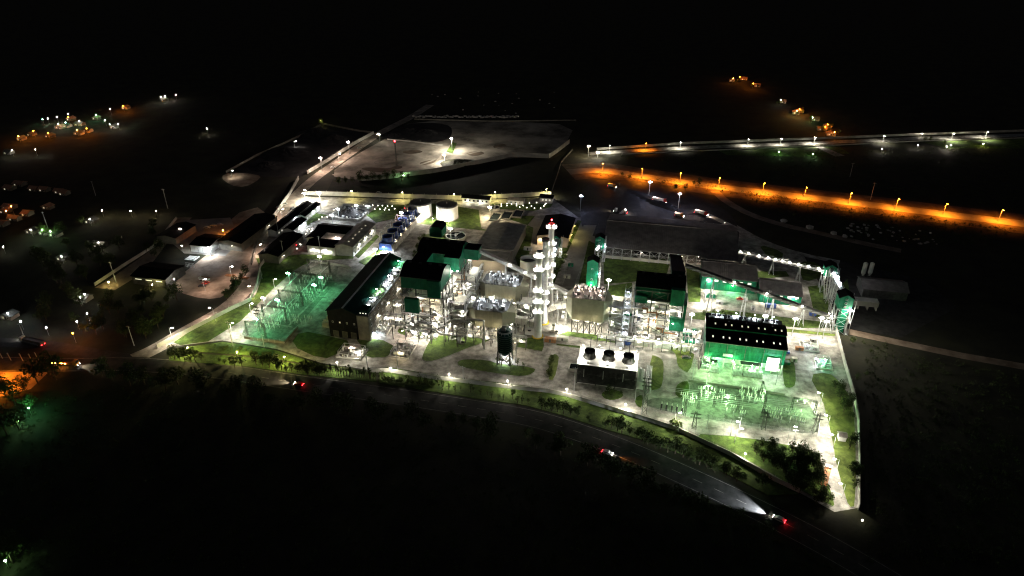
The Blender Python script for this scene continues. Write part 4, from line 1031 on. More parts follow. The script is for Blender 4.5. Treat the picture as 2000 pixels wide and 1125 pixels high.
# --- coal shed
t = T('coal_shed', 'huge long grey roofed coal shed with trussed open side', 'shed', 12, 404)
SH = (-29, 404, 52.5, 457)
ro = fixn(roof_slab(MB(t), -29, 404, 30, 457, 8.5, 15, 'u', 1.2, .25).obj('roof', 'shed_roof'))
fixn(roof_slab(MB(t), 31.4, 402.5, 52.5, 457, 8.0, 15.4, 'u', 1.2, .25).obj('end_roof', 'shed_roof'))
MB(t).box(-30, 429.6, 15.3, 30.4, 431.6, 15.9).obj('ridge_vent', 'shed_roof').parent = ro
for k in range(15):
    u = -29+5.8*k
    for v in (404, 457): MB(t).cbox(u, v, 0, .5, .5, 8.4).obj('column', 'galv')
    x = MB(t); x.beam((u,404,8.2),(u,430.5,14.6),.3); x.beam((u,457,8.2),(u,430.5,14.6),.3); x.beam((u,404,7),(u,457,7),.22)
    for j in range(8): x.beam((u,404+6.6*j,7),(u,404+6.6*j+3.3,8.2+min(j+.5,7.5-j)*1.6),.15)
    x.obj('roof_truss', 'steel')
    if k < 14:
        MB(t).beam((u,403.8,2.2),(u+5.8,403.8,7.8),.16).beam((u+5.8,403.8,2.2),(u,403.8,7.8),.16).obj('brace', 'galv')
x = MB(t).beam((-29,403.7,7.9),(52,403.7,7.9),.3).beam((-29,403.7,5),(52,403.7,5),.2); x.obj('eaves_girder', 'galv')
MB(t).box(-29, 404.3, 0, 52, 404.9, 2.1).obj('kerb_wall', 'wall')
MB(t).box(-29, 456, 0, 52, 456.6, 3).obj('kerb_wall', 'wall_dark')
c = []
hp = MB()
for k in range(9):
    u = -24+8.6*k; r_ = R.uniform(7,10); hp.lathe(u+R.uniform(-1,1), 430+R.uniform(-9,9), [(r_,.03),(r_*.6,r_*.3),(r_*.2,r_*.52),(.1,r_*.58)], 14)
ho = hp.obj('coal_heap', 'coal', None); tag(ho, 'long black coal heap under the big shed', 'coal heap')
fit(t, 20, 403, 7.2, 'warm', 900, .5); fit(t, 30, 405, 7, 'pink', 700, .5); fit(t, 48, 458.8, 9, 'pink', 500, .5); fit(t, -5, 402.6, 7.2, 'white', 500, .5)

# --- conveyors and transfer towers
def conveyor(label, a, b, w=2.6, h=2.4, m='green_roof', rm='dark_roof', legs=(), lampz=(), lc='white', lp=900, open_=False, cat='conveyor'):
    t = T('conveyor', label, cat, a[0], a[1], group='coal conveyors')
    A, B = Vector(a), Vector(b)
    if open_:
        MB(t).beam(A, B, w, .4).obj('belt_deck', 'galv')
        x = MB(t); d = (B-A); n = int(d.length/3); s = Vector((-d.y, d.x, 0)).normalized()*(w/2)
        for sg in (-1, 1):
            x.beam(A+s*sg+Vector((0,0,1.1)), B+s*sg+Vector((0,0,1.1)), .09); x.beam(A+s*sg-Vector((0,0,.9)), B+s*sg-Vector((0,0,.9)), .16)
            for k in range(n): p = A+d*(k/n)+s*sg; x.beam(p-Vector((0,0,.9)), p+Vector((0,0,1.1)), .08); q = A+d*((k+1)/n)+s*sg; x.beam(p-Vector((0,0,.9)), q, .07)
        x.obj('truss', 'galv')
    else:
        MB(t).beam(A, B, w, h).obj('gallery', m); MB(t).beam(A+Vector((0,0,h/2+.12)), B+Vector((0,0,h/2+.12)), w+.5, .2).obj('gallery_roof', rm)
        d = B-A; n = max(3, int(d.length/4)); s = Vector((-d.y, d.x, 0)).normalized()*(w/2+.1); x = MB(t)
        for k in range(n):
            p, q = A+d*(k/n), A+d*((k+1)/n)
            for sg in (-1,1): x.beam(p+s*sg-Vector((0,0,h/2)), q+s*sg+Vector((0,0,h/2)), .12)
        x.obj('truss', 'galv')
    for f in legs:
        p = A+(B-A)*f; g = MB(t); z = p.z-(.9 if open_ else h/2)
        for sg in (-1,1): g.beam((p.x-1.4*sg,p.y+1.2*sg,0),(p.x,p.y+.8*sg,z),.25); g.beam((p.x+1.4*sg,p.y+1.2*sg,0),(p.x,p.y+.8*sg,z),.25)
        for k in range(max(2,int(z/3))): zz = z*k/max(2,int(z/3)); e = 1.4*(1-zz/max(z,.1)); g.beam((p.x-e,p.y-1,zz),(p.x+e,p.y+1,zz),.14)
        g.obj('trestle', 'galv')
    for f in lampz:
        p = A+(B-A)*f; fit(t, p.x, p.y-(w/2+.5), p.z+(1.6 if open_ else h/2+.9), lc, lp, .75)
    return t
conveyor('long conveyor bridge crossing behind the chimneys', (-90,325.5,36), (-33,326,12), 2.2, 1.6, 'galv', 'galv', (.25,.5,.75,.95), (.3,.45,.55,.7,.9), 'white', 500)
conveyor('black roofed gallery rising from coal shed to right boiler', (15.5,326,33.5), (15.5,392,11), 6.5, 3.4, 'green_roof', 'dark_roof', (.4,.75))
conveyor('thin inclined conveyor from the right boiler down to the right tower', (19.6,350,27), (100,344.5,7), 1.9, 1.5, 'steel', 'steel_dark', (.2,.42,.6,.8,.95), (.33,.55,.78,.97), 'white', 1600)
conveyor('lit open conveyor from coal shed to lattice tower', (53.5,419,6.5), (100,386.5,14.5), 2.4, 2, 'galv', 'galv', (.12,.45,.75), (.05,.15,.27,.38,.46,.54,.62,.72,.82,.93), 'white', 1000, True)
conveyor('steep lit conveyor between the two right towers', (103,386,16), (102,348,21), 2.2, 2, 'galv', 'galv', (.3,.6), (.2,.35,.5,.65), 'cool', 900, True)
conveyor('short conveyor between the left transfer towers', (-31,372,20), (-31,396,13), 2.6, 2.4, 'galv', 'galv', (.5,), (.3,.7), 'cool', 500, True)
conveyor('covered conveyor behind the farthest chimney', (-57.5,345,6), (-58.5,398,12), 2.8, 2.6, 'green', 'galv', (.3,.7), (.4,.8), 'cool', 700)
def tower(label, u0, u1, v0, v1, z0, zt, zr, m='green', open_=True, band=None, group='transfer towers', lights=()):
    t = T('transfer_tower', label, 'tower', (u0+u1)/2, v0, group=group)
    uc = (u0+u1)/2
    fixn(gable_body(MB(t), u0, v0, u1, v1, z0, zt, zr, 'v').obj('cladding', m))
    fixn(roof_slab(MB(t), u0, v0, u1, v1, zt+.03, zr+.03, 'v', .4, .2).obj('roof', 'dark_roof'))
    if z0 > 2:
        for i, u in enumerate((u0+.2,u1-.2)):
            for v in (v0+.2,v1-.2): MB(t).cbox(u, v, 0, .4, .4, z0).obj('column', 'galv')
        n = max(1, int(z0/4))
        for k in range(n):
            za, zb = z0*k/n, z0*(k+1)/n
            x = MB(t)
            x.beam((u0,v0,za),(u1,v0,zb),.16); x.beam((u1,v0,za),(u0,v0,zb),.16); x.beam((u1,v0,za),(u1,v1,zb),.16); x.beam((u0,v0,za),(u0,v1,zb),.16); x.beam((u0,v0,zb),(u1,v0,zb),.2)
            x.obj('brace', 'galv')
    x = MB(t); n = max(2, int(zt/3.2))
    for k in range(n):
        a, b = (v0+.4, v1-.4) if k % 2 == 0 else (v1-.4, v0+.4)
        x.beam((u1+.9,a,zt*k/n),(u1+.9,b,zt*(k+1)/n),.9,.15); x.beam((u1+1.35,a,zt*k/n+1),(u1+1.35,b,zt*(k+1)/n+1),.07)
    for v in (v0,v1): x.beam((u1+1.4,v,0),(u1+1.4,v,zt),.15)
    x.obj('stair', 'galv')
    for k in range(3): opening(t, 'front', (u0,v0,u1,v1), uc, z0+.5+(zt-z0)*(k+.2)/3, 1.0, 1.0, 'window', 'galv', 'glass')
    for u, v, z, c, p in lights: fit(t, u, v, z, c, p, .6, omni=True)
    return t
tower('tall green transfer tower left of the right boiler', -34.2, -28, 352, 358, 2.5, 22.5, 24.3, lights=((-27,351.5,16,'cool',2200),(-31,350.5,9,'teal',2200),(-27,351,5,'white',2200)))
tower('green transfer tower at the coal shed corner', -34.5, -29, 398, 403, 9, 16.5, 18, lights=((-28,397,12,'cool',900),))
tower('green transfer tower in front of the tan shed', -61.8, -57, 398, 403, 8, 14, 15.6, lights=((-59.5,396.5,12,'cool',1600),(-55.5,396,6,'white',900)))
tower('large green transfer tower beside the right wall', 98.5, 105.5, 340, 347, 15.5, 22, 24, lights=((97,346,9,'white',1400),(107,344,14,'white',900)))
MBt = bpy.data.objects['transfer_tower.003']
MB(MBt).box(101.5, 342, 0, 104.8, 346, 15.48).obj('chute', 'green')
tower('green tower with lattice chutes at the end of the lit conveyor', 100, 106.5, 386, 392.5, 11, 17, 18.6, lights=((108,385,12,'cool',2200),(98.5,384.5,14,'white',1600)))
MBt = bpy.data.objects['transfer_tower.004']
for k in range(5): MB(MBt).pipe([(101+1.1*k,385.5,15),(100+1.5*k,381,9),(101+.9*k,377,1)], .35, 7).obj('chute_pipe', 'white')

# --- warehouses, sheds, offices
building('warehouse', 'green warehouse with pale rear roof slope behind the inclined conveyor', 'warehouse', 31.5, 376, 62.5, 398, 8.5, 12, 'u', 'green', 'shed_roof',
         doors=[('front', 36+7*k, 4, 4.5, 'green') for k in range(4)], wins=row('front', 33, 61, 6, 5.6, 2.2, 1.4, 'glow_window'), shift=.58)
building('warehouse', 'smaller grey roofed warehouse with lit green front', 'warehouse', 64, 366.5, 86.5, 384.5, 6.5, 9.5, 'u', 'green', 'shed_roof', doors=[('front', 68+6*k, 3.4, 4, 'green') for k in range(3)], wins=row('front', 65, 86, 5, 4.6, 1.8, 1.2, 'glow_window'), shift=.55)
for lab, u, v, z, c, p in (('wall lamp on the green warehouse front at left', 36, 375.2, 7, 'white', 6000), ('greenish wall lamp on the green warehouse front', 49, 373, 6, 'teal', 5000),
                           ('left bright lamp on the small warehouse front', 68, 365.6, 6.6, 'white', 5500), ('right bright lamp on the small warehouse front', 81.5, 365.6, 6.6, 'white', 7000)):
    t = T('wall_lamp', lab, 'wall lamp', u, v, z, 'warehouse wall lamps'); fit(t, u, v, z, c, p, .9)
building('shed', 'dark open shed beyond the right towers', 'shed', 123, 386, 147, 401, 5.5, 8, 'u', 'steel', 'shed_roof')
t = T('bulk_hopper', 'small hopper house with green end beside the dark shed', 'hopper', 112, 372)
MB(t).box(114, 370, 2.5, 128, 375, 5.5).obj('casing', 'concrete_dark'); MB(t).box(112, 369.6, 2, 113.9, 375.4, 7).obj('end_panel', 'green'); 
for u in (113,118,123,127.5): MB(t).cbox(u, 372, 0, .5, 3.5, 2.5).obj('leg', 'concrete')
for k in range(2):
    u, v = at(1684+13*k, 541); t = T('silo', ('left' if k == 0 else 'right')+' of the two slim pale silos behind the dark shed', 'silo', u, v, group='slim silos')
    MB(t).lathe(u, v, [(.4,1),(1.3,3),(1.3,9.5),(.3,10.2)], 14).obj('shell', 'pale')
    for q in range(4): MB(t).beam((u+1.1*math.cos(q*1.57+.7),v+1.1*math.sin(q*1.57+.7),0),(u+1.1*math.cos(q*1.57+.7),v+1.1*math.sin(q*1.57+.7),3.5),.2).obj('leg', 'steel')
building('shed', 'large grey roofed water treatment shed behind the boilers', 'shed', -109, 386, -85, 427, 8, 8.25, 'v', 'concrete_dark', 'grey_roof', wins=row('front', -108, -86, 5, 2.5, 3, 3, 'steel_dark'), over=.4)
building('shed', 'lower grey lean-to in front of the water treatment shed', 'shed', -107, 368, -85.5, 383.5, 8.4, 8.9, 'u', 'concrete_dark', 'grey_roof', over=.2, shift=.8, ridge=False)
t = building('shed', 'tan walled shed with flat black roof left of the inner lane', 'shed', -74.5, 414, -54, 448, 7.2, 9.2, 'v', 'tan', 'dark_roof', doors=[('front', -68, 5, 5, 'steel_dark'), ('front', -60, 4, 4, 'steel_dark')], wins=row('right', 416, 446, 6, 3, 1.6, 1.4, 'glass'))
fit(t, -64.5, 412.6, 6.4, 'pink', 3600, .5); fit(t, -72, 412.6, 5.8, 'warm', 2200, .5); fit(t, -52.8, 425, 5, 'yellow', 1500, .5); fit(t, -52.8, 440, 5, 'yellow', 900, .5)
t = building('shed', 'low dark roofed shed left of the right boiler', 'shed', -20, 335, -3, 348, 4.2, 5.2, 'u', 'green', 'grey_roof'); fit(t, -14, 334, 3.6, 'teal', 1400, .4)
u, v = -72.8, 376
t = T('round_tank', 'open white round tank left of the chimneys', 'tank', u, v)
MB(t).ring(u, v, 0, 8.4, 4.9, 5.2, 24).obj('shell', 'white'); MB(t).cyl(u, v, 6, 6.1, 4.9, 4.9, 24).obj('dark_floor', 'steel_dark'); MB(t).ring(u, v, 8.4, 8.6, 4.7, 5.5, 24).obj('rim', 'pale')
for k, (u, v) in enumerate(((-167.3, 446), (-147.2, 446))):
    t = T('storage_tank', ('left' if k == 0 else 'right')+' of the two white oil tanks with dark roofs', 'tank', u, v, group='white storage tanks')
    MB(t).cyl(u, v, 0, 10, 7.9, 7.9, 40, False).obj('shell', 'white', smooth=True)
    MB(t).lathe(u, v, [(8.0,9.95),(7.9,10.15),(4,10.6),(.2,10.9)], 40).obj('roof', 'wall_dark')
    x = MB(t)
    for dz in (.55,1.1): x.ring(u,v,10+dz,10.06+dz,7.85,7.93,40)
    for q in range(28): x.beam((u+7.9*math.cos(q*.2244),v+7.9*math.sin(q*.2244),10),(u+7.9*math.cos(q*.2244),v+7.9*math.sin(q*.2244),11.1),.06)
    x.obj('handrail', 'galv'); MB(t).cyl(u,v,10.8,12,.25,.25,8).obj('vent', 'white')
    x = MB(t)
    for q in range(14): x.beam((u+8.2*math.cos(-1.2-q*.07),v+8.2*math.sin(-1.2-q*.07),.3+.7*q),(u+9.0*math.cos(-1.2-q*.07),v+9.0*math.sin(-1.2-q*.07),.3+.7*q),.5,.1)
    x.obj('spiral_stair', 'galv'); MB(t).ring(u,v,0,.4,7.9,8.6,40).obj('footing', 'concrete')
    for a in (-2.2, -1.2): fit(t, u+13*math.cos(a), v+13*math.sin(a), 3.2, 'white', 8500, .4, omni=True); MB(t).cyl(u+13*math.cos(a), v+13*math.sin(a), 0, 3.15, .08, .08, 6).obj('lamp_pole', 'galv')
def clarifier(label, u, v, r):
    t = T('clarifier', label, 'clarifier', u, v, group='clarifiers')
    MB(t).ring(u,v,0,2.2,r-.4,r,28).obj('basin_wall', 'wall'); MB(t).cyl(u,v,0,1.6,r-.4,r-.4,28).obj('basin_water', 'water')
    MB(t).beam((u-r,v-1.5,2.6),(u+r*.2,v+.3,2.6),.9,.2).beam((u-r*.0,v,2.6),(u+r*.5,v+r*.85,2.6),.9,.2).obj('bridge', 'galv'); MB(t).cyl(u,v,1,3.6,.8,.8,10).obj('drive', 'galv')
clarifier('round clarifier with bridge behind the rear left boiler', -131, 413, 7); clarifier('small round clarifier beside the settling basins', -117, 468, 4)
for k in range(3):
    u, v = at(968+22*k, 425-3*k); t = T('settling_basin', '%s concrete settling basin from the left' % nth(k), 'basin', u, v, group='settling basins')
    x = MB(t); x.box(u-3.6,v-7,0,u-3.2,v+7,1.2).box(u+3.2,v-7,0,u+3.6,v+7,1.2).box(u-3.2,v-7,0,u+3.2,v-6.6,1.2).box(u-3.2,v+6.6,0,u+3.2,v+7,1.2); x.obj('basin_wall', 'concrete'); MB(t).box(u-3.2,v-6.6,0,u+3.2,v+6.6,.7).obj('basin_water', 'water')
t = building('pump_house', 'long white pump house by the back wall', 'building', -145, 477, -123.5, 484, 3.8, 5, 'u', 'white', 'dark_roof', wins=row('front', -144, -124, 6, 1, 1.8, 1.8, 'glass')); fit(t, -130, 475.5, 3.2, 'white', 1800, .4); fit(t, -140, 475.5, 3.2, 'white', 1800, .4)
building('pump_house', 'small grey roofed hut on the back lawn', 'building', -110, 481, -98, 487, 3.2, 4, 'u', 'white', 'grey_roof', wins=row('front', -109, -99, 3, 1, 1.2, 1.2))
t = building('gatehouse', 'gatehouse at the back right corner of the plant', 'building', -87, 491, -77, 498, 3.4, 4.4, 'u', 'wall', 'dark_roof', wins=row('front', -86, -78, 3, 1, 1.4, 1.4, 'glow_window')); fit(t, -80, 499.5, 4.6, 'white', 3500, .5)
# office quadrangle
OW = [('right', 374+4.4*k, z, 1.5, 1.3, 'glass') for k in range(8) for z in (1.2, 4.4)]
t = building('office_block', 'pale office wing with lit windows facing the blue cells', 'office', -199.5, 371, -187.5, 409, 7, 8.4, 'v', 'white_clad', 'grey_roof', wins=OW, shift=.45)
for k in range(6): MB(t).box(-192.5+(k%2)*.6, 375+5.2*k, 8.25, -191.6+(k%2)*.6, 376.2+5.2*k, 8.42).obj('skylight', 'glow_dim')
for k in range(3): fit(t, -186.5, 380+11*k, 5.5, 'white', 1800, .5)
t = building('office_block', 'black roofed front office wing with bright windows', 'office', -219, 369.5, -200, 380, 6, 7.4, 'u', 'white', 'dark_roof', wins=row('front', -218, -201, 6, 1.2, 2.2, 2.4, 'glow_window')); fit(t, -206, 368, 4.5, 'white', 2200, .5); fit(t, -214, 368, 4.5, 'white', 900, .5)
t = building('office_block', 'black roofed rear office wing behind the courtyard', 'office', -224, 391, -200.2, 404, 6, 7.6, 'u', 'white', 'dark_roof'); fit(t, -208, 389, 4, 'pink', 2500, .5)
building('office_block', 'black roofed left office wing closing the courtyard', 'office', -225, 380.5, -216, 390.5, 5.6, 6.8, 'v', 'white', 'dark_roof')
# blue cooling cells
t = T('cooling_cells', 'row of blue cooling cells with dark fan stacks on a pale frame', 'cooling tower', -169, 384)
MB(t).box(-175, 384, 0, -166, 444, 5).obj('casing', 'blue'); MB(t).box(-165.9, 383, 0, -164.6, 446, 4.6).obj('retaining_wall', 'concrete')
for k in range(6):
    v = 389+9.8*k; c = MB(t).lathe(-170.8, v, [(3.9,5),(3.4,6.2),(3.3,7.4),(3.6,8.4),(3.4,8.4),(3.1,7.2),(3.6,5.1)], 20, False).obj('fan_stack', 'blue', smooth=True)
    MB(t).cyl(-170.8, v, 6.4, 6.5, 3.1, 3.1, 20).obj('fan_disc', 'steel_dark')
    x = MB(t)
    for u in (-175.5,-166.3): x.beam((u,v-2,0),(u,v-2,10.5),.25); x.beam((u,v+2,0),(u,v+2,10.5),.25)
    x.beam((-175.5,v,10.5),(-166.3,v,10.5),.3); x.beam((-166.3,v-2,10.5),(-166.3,v+2,10.5),.2); x.beam((-175.5,v-2,10.5),(-175.5,v+2,10.5),.2); x.obj('portal', 'galv')
    fit(t, -165.6, v+1, 5.8, 'warm', 350, .4)
fit(t, -171, 381.5, 4, 'cool', 7000, .8); fit(t, -176.5, 438, 8, 'red', 700, .6); fit(t, -171, 448, 7, 'cool', 800, .5)
# coal pit with heap
u0, v0 = -229, 424
t = T('coal_pit', 'walled pit holding a dark glistening heap by the offices', 'pit', u0, v0)
x = MB(t); x.box(-230,424,0,-207,424.6,2).box(-230,450,0,-207,450.6,2).box(-230.6,424,0,-230,450.6,2).box(-207,424,0,-206.4,450.6,2); x.obj('pit_wall', 'concrete')
def mound(u, v, r, h, n=26, seed=1, name='coal_heap', m='coal', parent=None, rough=.22):
    rr = random.Random(seed); V = [(u, v, h)]; F = []
    K = 7
    for k in range(1, K+1):
        for i in range(n):
            f = k/K; q = r*f*(1+rr.uniform(-.06,.06)); z = h*(1-f)**1.15*(1+rr.uniform(-rough,rough)) if k < K else -.05
            V.append((u+q*math.cos(6.2832*i/n), v+q*math.sin(6.2832*i/n)*.9, max(z,-.05)))
    F = [(0,1+i,1+(i+1)%n) for i in range(n)]
    for k in range(K-1):
        F += [(1+k*n+i, 1+(k+1)*n+i, 1+(k+1)*n+(i+1)%n, 1+k*n+(i+1)%n) for i in range(n)]
    return MB(parent).add(V, F).obj(name, m, parent)
o = mound(-218.5, 437.5, 11, 5, seed=3, m='coal'); tag(o, 'glistening dark heap inside the walled pit', 'coal heap')
rr = random.Random(4)
for k in range(40):
    a, b = rr.uniform(-228,-208), rr.uniform(426,449)
    o = MB(t).cbox(a, b, 0, rr.uniform(.4,2.0), rr.uniform(.4,1.6), rr.uniform(.3,1.6)); o.obj('scrap', rr.choice(['galv','lagging','steel_dark','steel_dark']))
# left buildings; dark workshop walls have the shade put into their colour
t = building('shed', 'black roofed bay building below the vehicle lane', 'shed', -243, 351, -229.5, 384, 5.5, 7, 'v', 'wall_dark', 'dark_roof'); fit(t, -228, 372, 4, 'red', 60, .5); fit(t, -228.4, 356, 4, 'white', 600, .4)
for k, (a, b, c_, d) in enumerate(((-258, 388, -251.5, 440), (-248, 392, -241, 411), (-250, 416, -244.5, 440))):
    t = building('shed', ['long narrow white sided shed along the lane wall', 'black roofed shed in front of the long white one', 'slim far shed in the bright lane yard'][k], 'shed', a, b, c_, d, 4.5, 5.6, 'v', 'white', 'dark_roof', wins=[('right', b+3+4*q, 1.2, 1.6, 1.4, 'glow_window') for q in range(int((d-b-4)/4))])
    fit(t, c_+.8, (b+d)/2, 4, 'cool', 1600, .5); fit(t, c_+.8, d-4, 4, 'cool', 1300, .5)
t = building('workshop', 'long dark roofed workshop with three lit strip windows', 'workshop', -302, 308, -279, 326, 5.5, 7.2, 'u', 'steel_dark', 'dark_roof', wins=row('front', -301, -280, 3, 3.4, 4.4, .7, 'glow_window'))
building('workshop', 'black roofed corner workshop in the far left depot', 'workshop', -325, 362, -311, 384, 5, 6.4, 'v', 'wall_dark', 'dark_roof')
building('workshop', 'black roofed workshop with bright white apron', 'workshop', -295, 355, -281, 372, 5, 6.4, 'u', 'white', 'dark_roof', doors=[('front', -291, 3, 3, 'white'), ('front', -285, 3, 3, 'white')])
t = T('fenced_slab', 'small railed white slab before the bright workshop', 'slab', -288, 346); MB(t).box(-292,343,0,-285,349,.3).obj('slab', 'white')
x = MB(t); P=[(-292,343),(-285,343),(-285,349),(-292,349),(-292,343)]; x.path([(a,b,1.2) for a,b in P],.1)
for a,b,_ in along(P,2): x.beam((a,b,.3),(a,b,1.2),.08)
x.obj('railing', 'steel_dark')
t = building('workshop', 'long black workshop with pale lit right side', 'workshop', -279, 362, -262, 408, 6, 7.6, 'v', 'wall_dark', 'dark_roof'); fit(t, -260.5, 395, 5, 'white', 500, .4); fit(t, -268, 360.5, 4.5, 'white', 600, .4)

# ------------------------------------------------------------------ ducts, fans and racks packed between the big units
DR = random.Random(77)
def duct_tower(label, u0, u1, v0, v1, zt, seed, lp=1500):
    r = random.Random(seed); t = T('duct_tower', label, 'steel structure', (u0+u1)/2, v0, group='duct towers')
    for u in (u0, u1):
        for v in (v0, (v0+v1)/2, v1): MB(t).cbox(u, v, 0, .4, .4, zt).obj('column', 'steel')
    n = max(3, int(zt/3.6))
    for k in range(1, n+1):
        z = zt*k/n; p = MB(t).box(u0-.8,v0-.8,z,u1+.8,v0+1.2,z+.08).box(u1-.6,v0+1.2,z,u1+.8,v1,z+.08).obj('platform', 'galv')
        h = MB(t); P = [(u0-.8,v0-.8),(u1+.8,v0-.8),(u1+.8,v1)]
        for dz in (.55,1.1): h.path([(a,b,z+dz) for a,b in P], .06)
        for a, b, _ in along(P, 1.8): h.beam((a,b,z),(a,b,z+1.1),.06)
        h.obj('handrail', 'steel').parent = p
        g = MB(t).beam((u0,v0,z-.2),(u1,v0,z-.2),.22,.4).beam((u1,v0,z-.2),(u1,v1,z-.2),.22,.4).beam((u0,v0,z-.2),(u0,v1,z-.2),.22,.4); g.obj('girder', 'steel')
        MB(t).beam((u0,v0-.2,zt*(k-1)/n),(u1,v0-.2,z),.16).obj('brace', 'steel')
    MB(t).box(u0+.8,v0+1.4,zt*.25,u1-.8,v1-.8,zt*.92).obj('air_heater', 'lagging')
    for k in range(3):
        a = r.uniform(u0+.5,u1-2.4); z = zt*(.15+.27*k); MB(t).box(a,v0+.3,z,a+r.uniform(1.4,2.6),v0+1.5,z+r.uniform(1.4,3)).obj('duct', r.choice(['lagging','pale','galv']))
    for k in range(12):
        a, b, z = r.uniform(u0-.6,u1+.6), v0+r.uniform(-.9,1.0), r.uniform(1,zt-3); P = [(a,b,z)]
        for _ in range(3):
            q = list(P[-1]); ax = r.randrange(3); q[ax] += r.choice((-1,1))*r.uniform(1.5,5); q[0] = min(max(q[0],u0-1),u1+1); q[1] = min(max(q[1],v0-1.2),v1); q[2] = min(max(q[2],.4),zt); P.append(tuple(q))
        MB(t).pipe(P, r.choice((.12,.2,.3)), 6).obj('pipe', r.choice(['lagging','galv','white','pale']))
    for k in range(0, n, 2): fit(t, r.uniform(u0,u1), v0+r.uniform(.6,1.2), zt*(k+1)/n-.7, 'white', 1.6*lp*r.uniform(.6,1.3), .4)
    stairs(t, u0, v0-1.4, 0, zt*.8, axis='u', run=u1-u0)
    return t
duct_tower('steel duct tower between front left boiler and precipitator', -97, -90, 292, 304, 22, 1)
duct_tower('steel duct tower between rear left boiler and precipitator', -96.5, -90.5, 317, 332, 25, 2)
duct_tower('steel duct tower right of the grey filter house', -17, -10.5, 312, 322, 18, 3, 1200)
duct_tower('steel duct tower behind the front precipitator', -85, -70, 310, 317, 13, 4)
duct_tower('low steel rack in front of the rear precipitator', -66, -59, 312, 322, 14, 5)
def flue_duct(label, P, w, h, m='lagging'):
    t = T('flue_duct', label, 'duct', P[0][0], P[0][1], group='flue ducts')
    for a, b in zip(P, P[1:]): MB(t).beam(a, b, w, h).obj('duct_run', m)
    for p in P[1:-1]: MB(t).cbox(p[0], p[1], p[2]-h*.55, w*1.1, w*1.1, h*1.1).obj('elbow', m)
    for a, b in zip(P, P[1:]):
        d = Vector(b)-Vector(a); n = int(d.length/2.5)
        for k in range(n): q = Vector(a)+d*((k+.5)/n); MB(t).beam(q, q+d.normalized()*.15, w+.3, h+.3).obj('flange', 'steel')
    for p in P: MB(t).cbox(p[0], p[1], 0, .5, .5, max(.2, p[2]-h/2)).obj('support', 'steel')
flue_duct('pale flue duct from front precipitator to nearest chimney', [(-65,300.5,11),(-60,300.5,11),(-60,303.5,8),(-55.5,303.5,8)], 2.6, 3.2)
flue_duct('pale flue duct from rear precipitator to farthest chimney', [(-63.5,328,11),(-59,328,11),(-59,334,9),(-54.5,334.8,9)], 2.6, 3.2)
flue_duct('curved duct from the grey filter house to the middle chimney', [(-40.6,318,13),(-45,318,12),(-50.8,318,9)], 2.6, 3)
flue_duct('upper duct between left boilers and duct tower', [(-99,298,17),(-95,298,17)], 3, 3.6)
flue_duct('duct from right boiler into the grey filter house', [(-4,317,15),(-12,317,15),(-17,317,14)], 3, 3.4)
for k, (u, v) in enumerate(sorted(((-63,306.5),(-61.5,310),(-64,324),(-46,309.5),(-43,324),(-15,308.5),(-11,309),(-92,288.5),(-95,313.5)), key=lambda p: world(*p).x/world(*p).y)):
    t = T('draught_fan', '%s draught fan from the left among boilers, chimneys and filters' % nth(k), 'fan', u, v, group='draught fans')
    MB(t).tube((u-.9,v,1.9),(u+.9,v,1.9),1.6,16).obj('casing', DR.choice(['lagging','galv','pale'])); MB(t).cbox(u+1.9,v,.5,1.4,1,1.1).obj('motor', 'steel'); MB(t).cbox(u+.4,v,0,4,2,.5).obj('plinth', 'concrete'); MB(t).box(u-.8,v+.4,1.9,u+.8,v+1.6,4.6).obj('outlet', 'lagging')
def pipe_rack(label, a, b, h, n, w=3.0, np=6, lp=0):
    t = T('pipe_rack', label, 'pipe rack', a[0], a[1], group='pipe racks')
    d = Vector((b[0]-a[0], b[1]-a[1], 0)); s = Vector((-d.y, d.x, 0)).normalized()*(w/2)
    for k in range(n+1):
        p = Vector((*a, 0))+d*(k/n); MB(t).beam(p+s, p+s+Vector((0,0,h)), .28).beam(p-s, p-s+Vector((0,0,h)), .28).beam(p-s+Vector((0,0,h)), p+s+Vector((0,0,h)), .28).beam(p-s+Vector((0,0,h*.65)), p+s+Vector((0,0,h*.65)), .22).obj('trestle', 'steel')
    for k in range(np):
        q = s*(-.85+1.7*k/(np-1)); z = h+.35 if k % 2 else h*.65+.3
        MB(t).tube(Vector((*a,z))+q, Vector((*b,z))+q, DR.choice((.14,.2,.28)), 7).obj('pipe', DR.choice(['lagging','galv','white','pale']))
    if lp:
        for k in range(0, n, 2): p = Vector((*a, 0))+d*((k+.5)/n); fit(t, p.x, p.y-1.2, h-.6, 'white', lp, .45)
    return t
pipe_rack('pipe rack along the front of the left boiler and precipitators', (-98,290), (-57,291), 6.5, 9, lp=500)
pipe_rack('pipe rack between the turbine hall and the left boiler', (-136,296), (-123,296), 7.5, 4, lp=2400)
pipe_rack('pipe rack between the two left boilers', (-136,310), (-90,309.5), 8, 9, lp=2200)
pipe_rack('pipe rack from the right boiler to the green hall', (20,318), (31,318), 7, 4, lp=2200)
pipe_rack('pipe rack in front of the right boiler', (-22,304.5), (30,304), 5.5, 11, 2.2, 5, lp=600)
pipe_rack('pipe rack behind the chimneys', (-66,341), (-36,341), 6, 6, lp=1800)
CN = [(-131,300),(-131,318),(-128,326),(-133,331),(-104,340),(-112,345),(-82,341),(-75,345),(-78,313),(-64,296),(-46,300),(-40,303),(-26,330),(-15,328),(24,322),(28,326),(-2,332),(5,336),(72,306),(76,309),(72,316),(80,320),(88,330),(92,358),(60,357),(42,360),(37,366),(56,368),(70,362),(-36,338),(-44,345),(-120,352),(-135,352),(-96,352),(-116,376),(-120,390),(-79,392),(-79,405),(-48,388),(-48,372)]
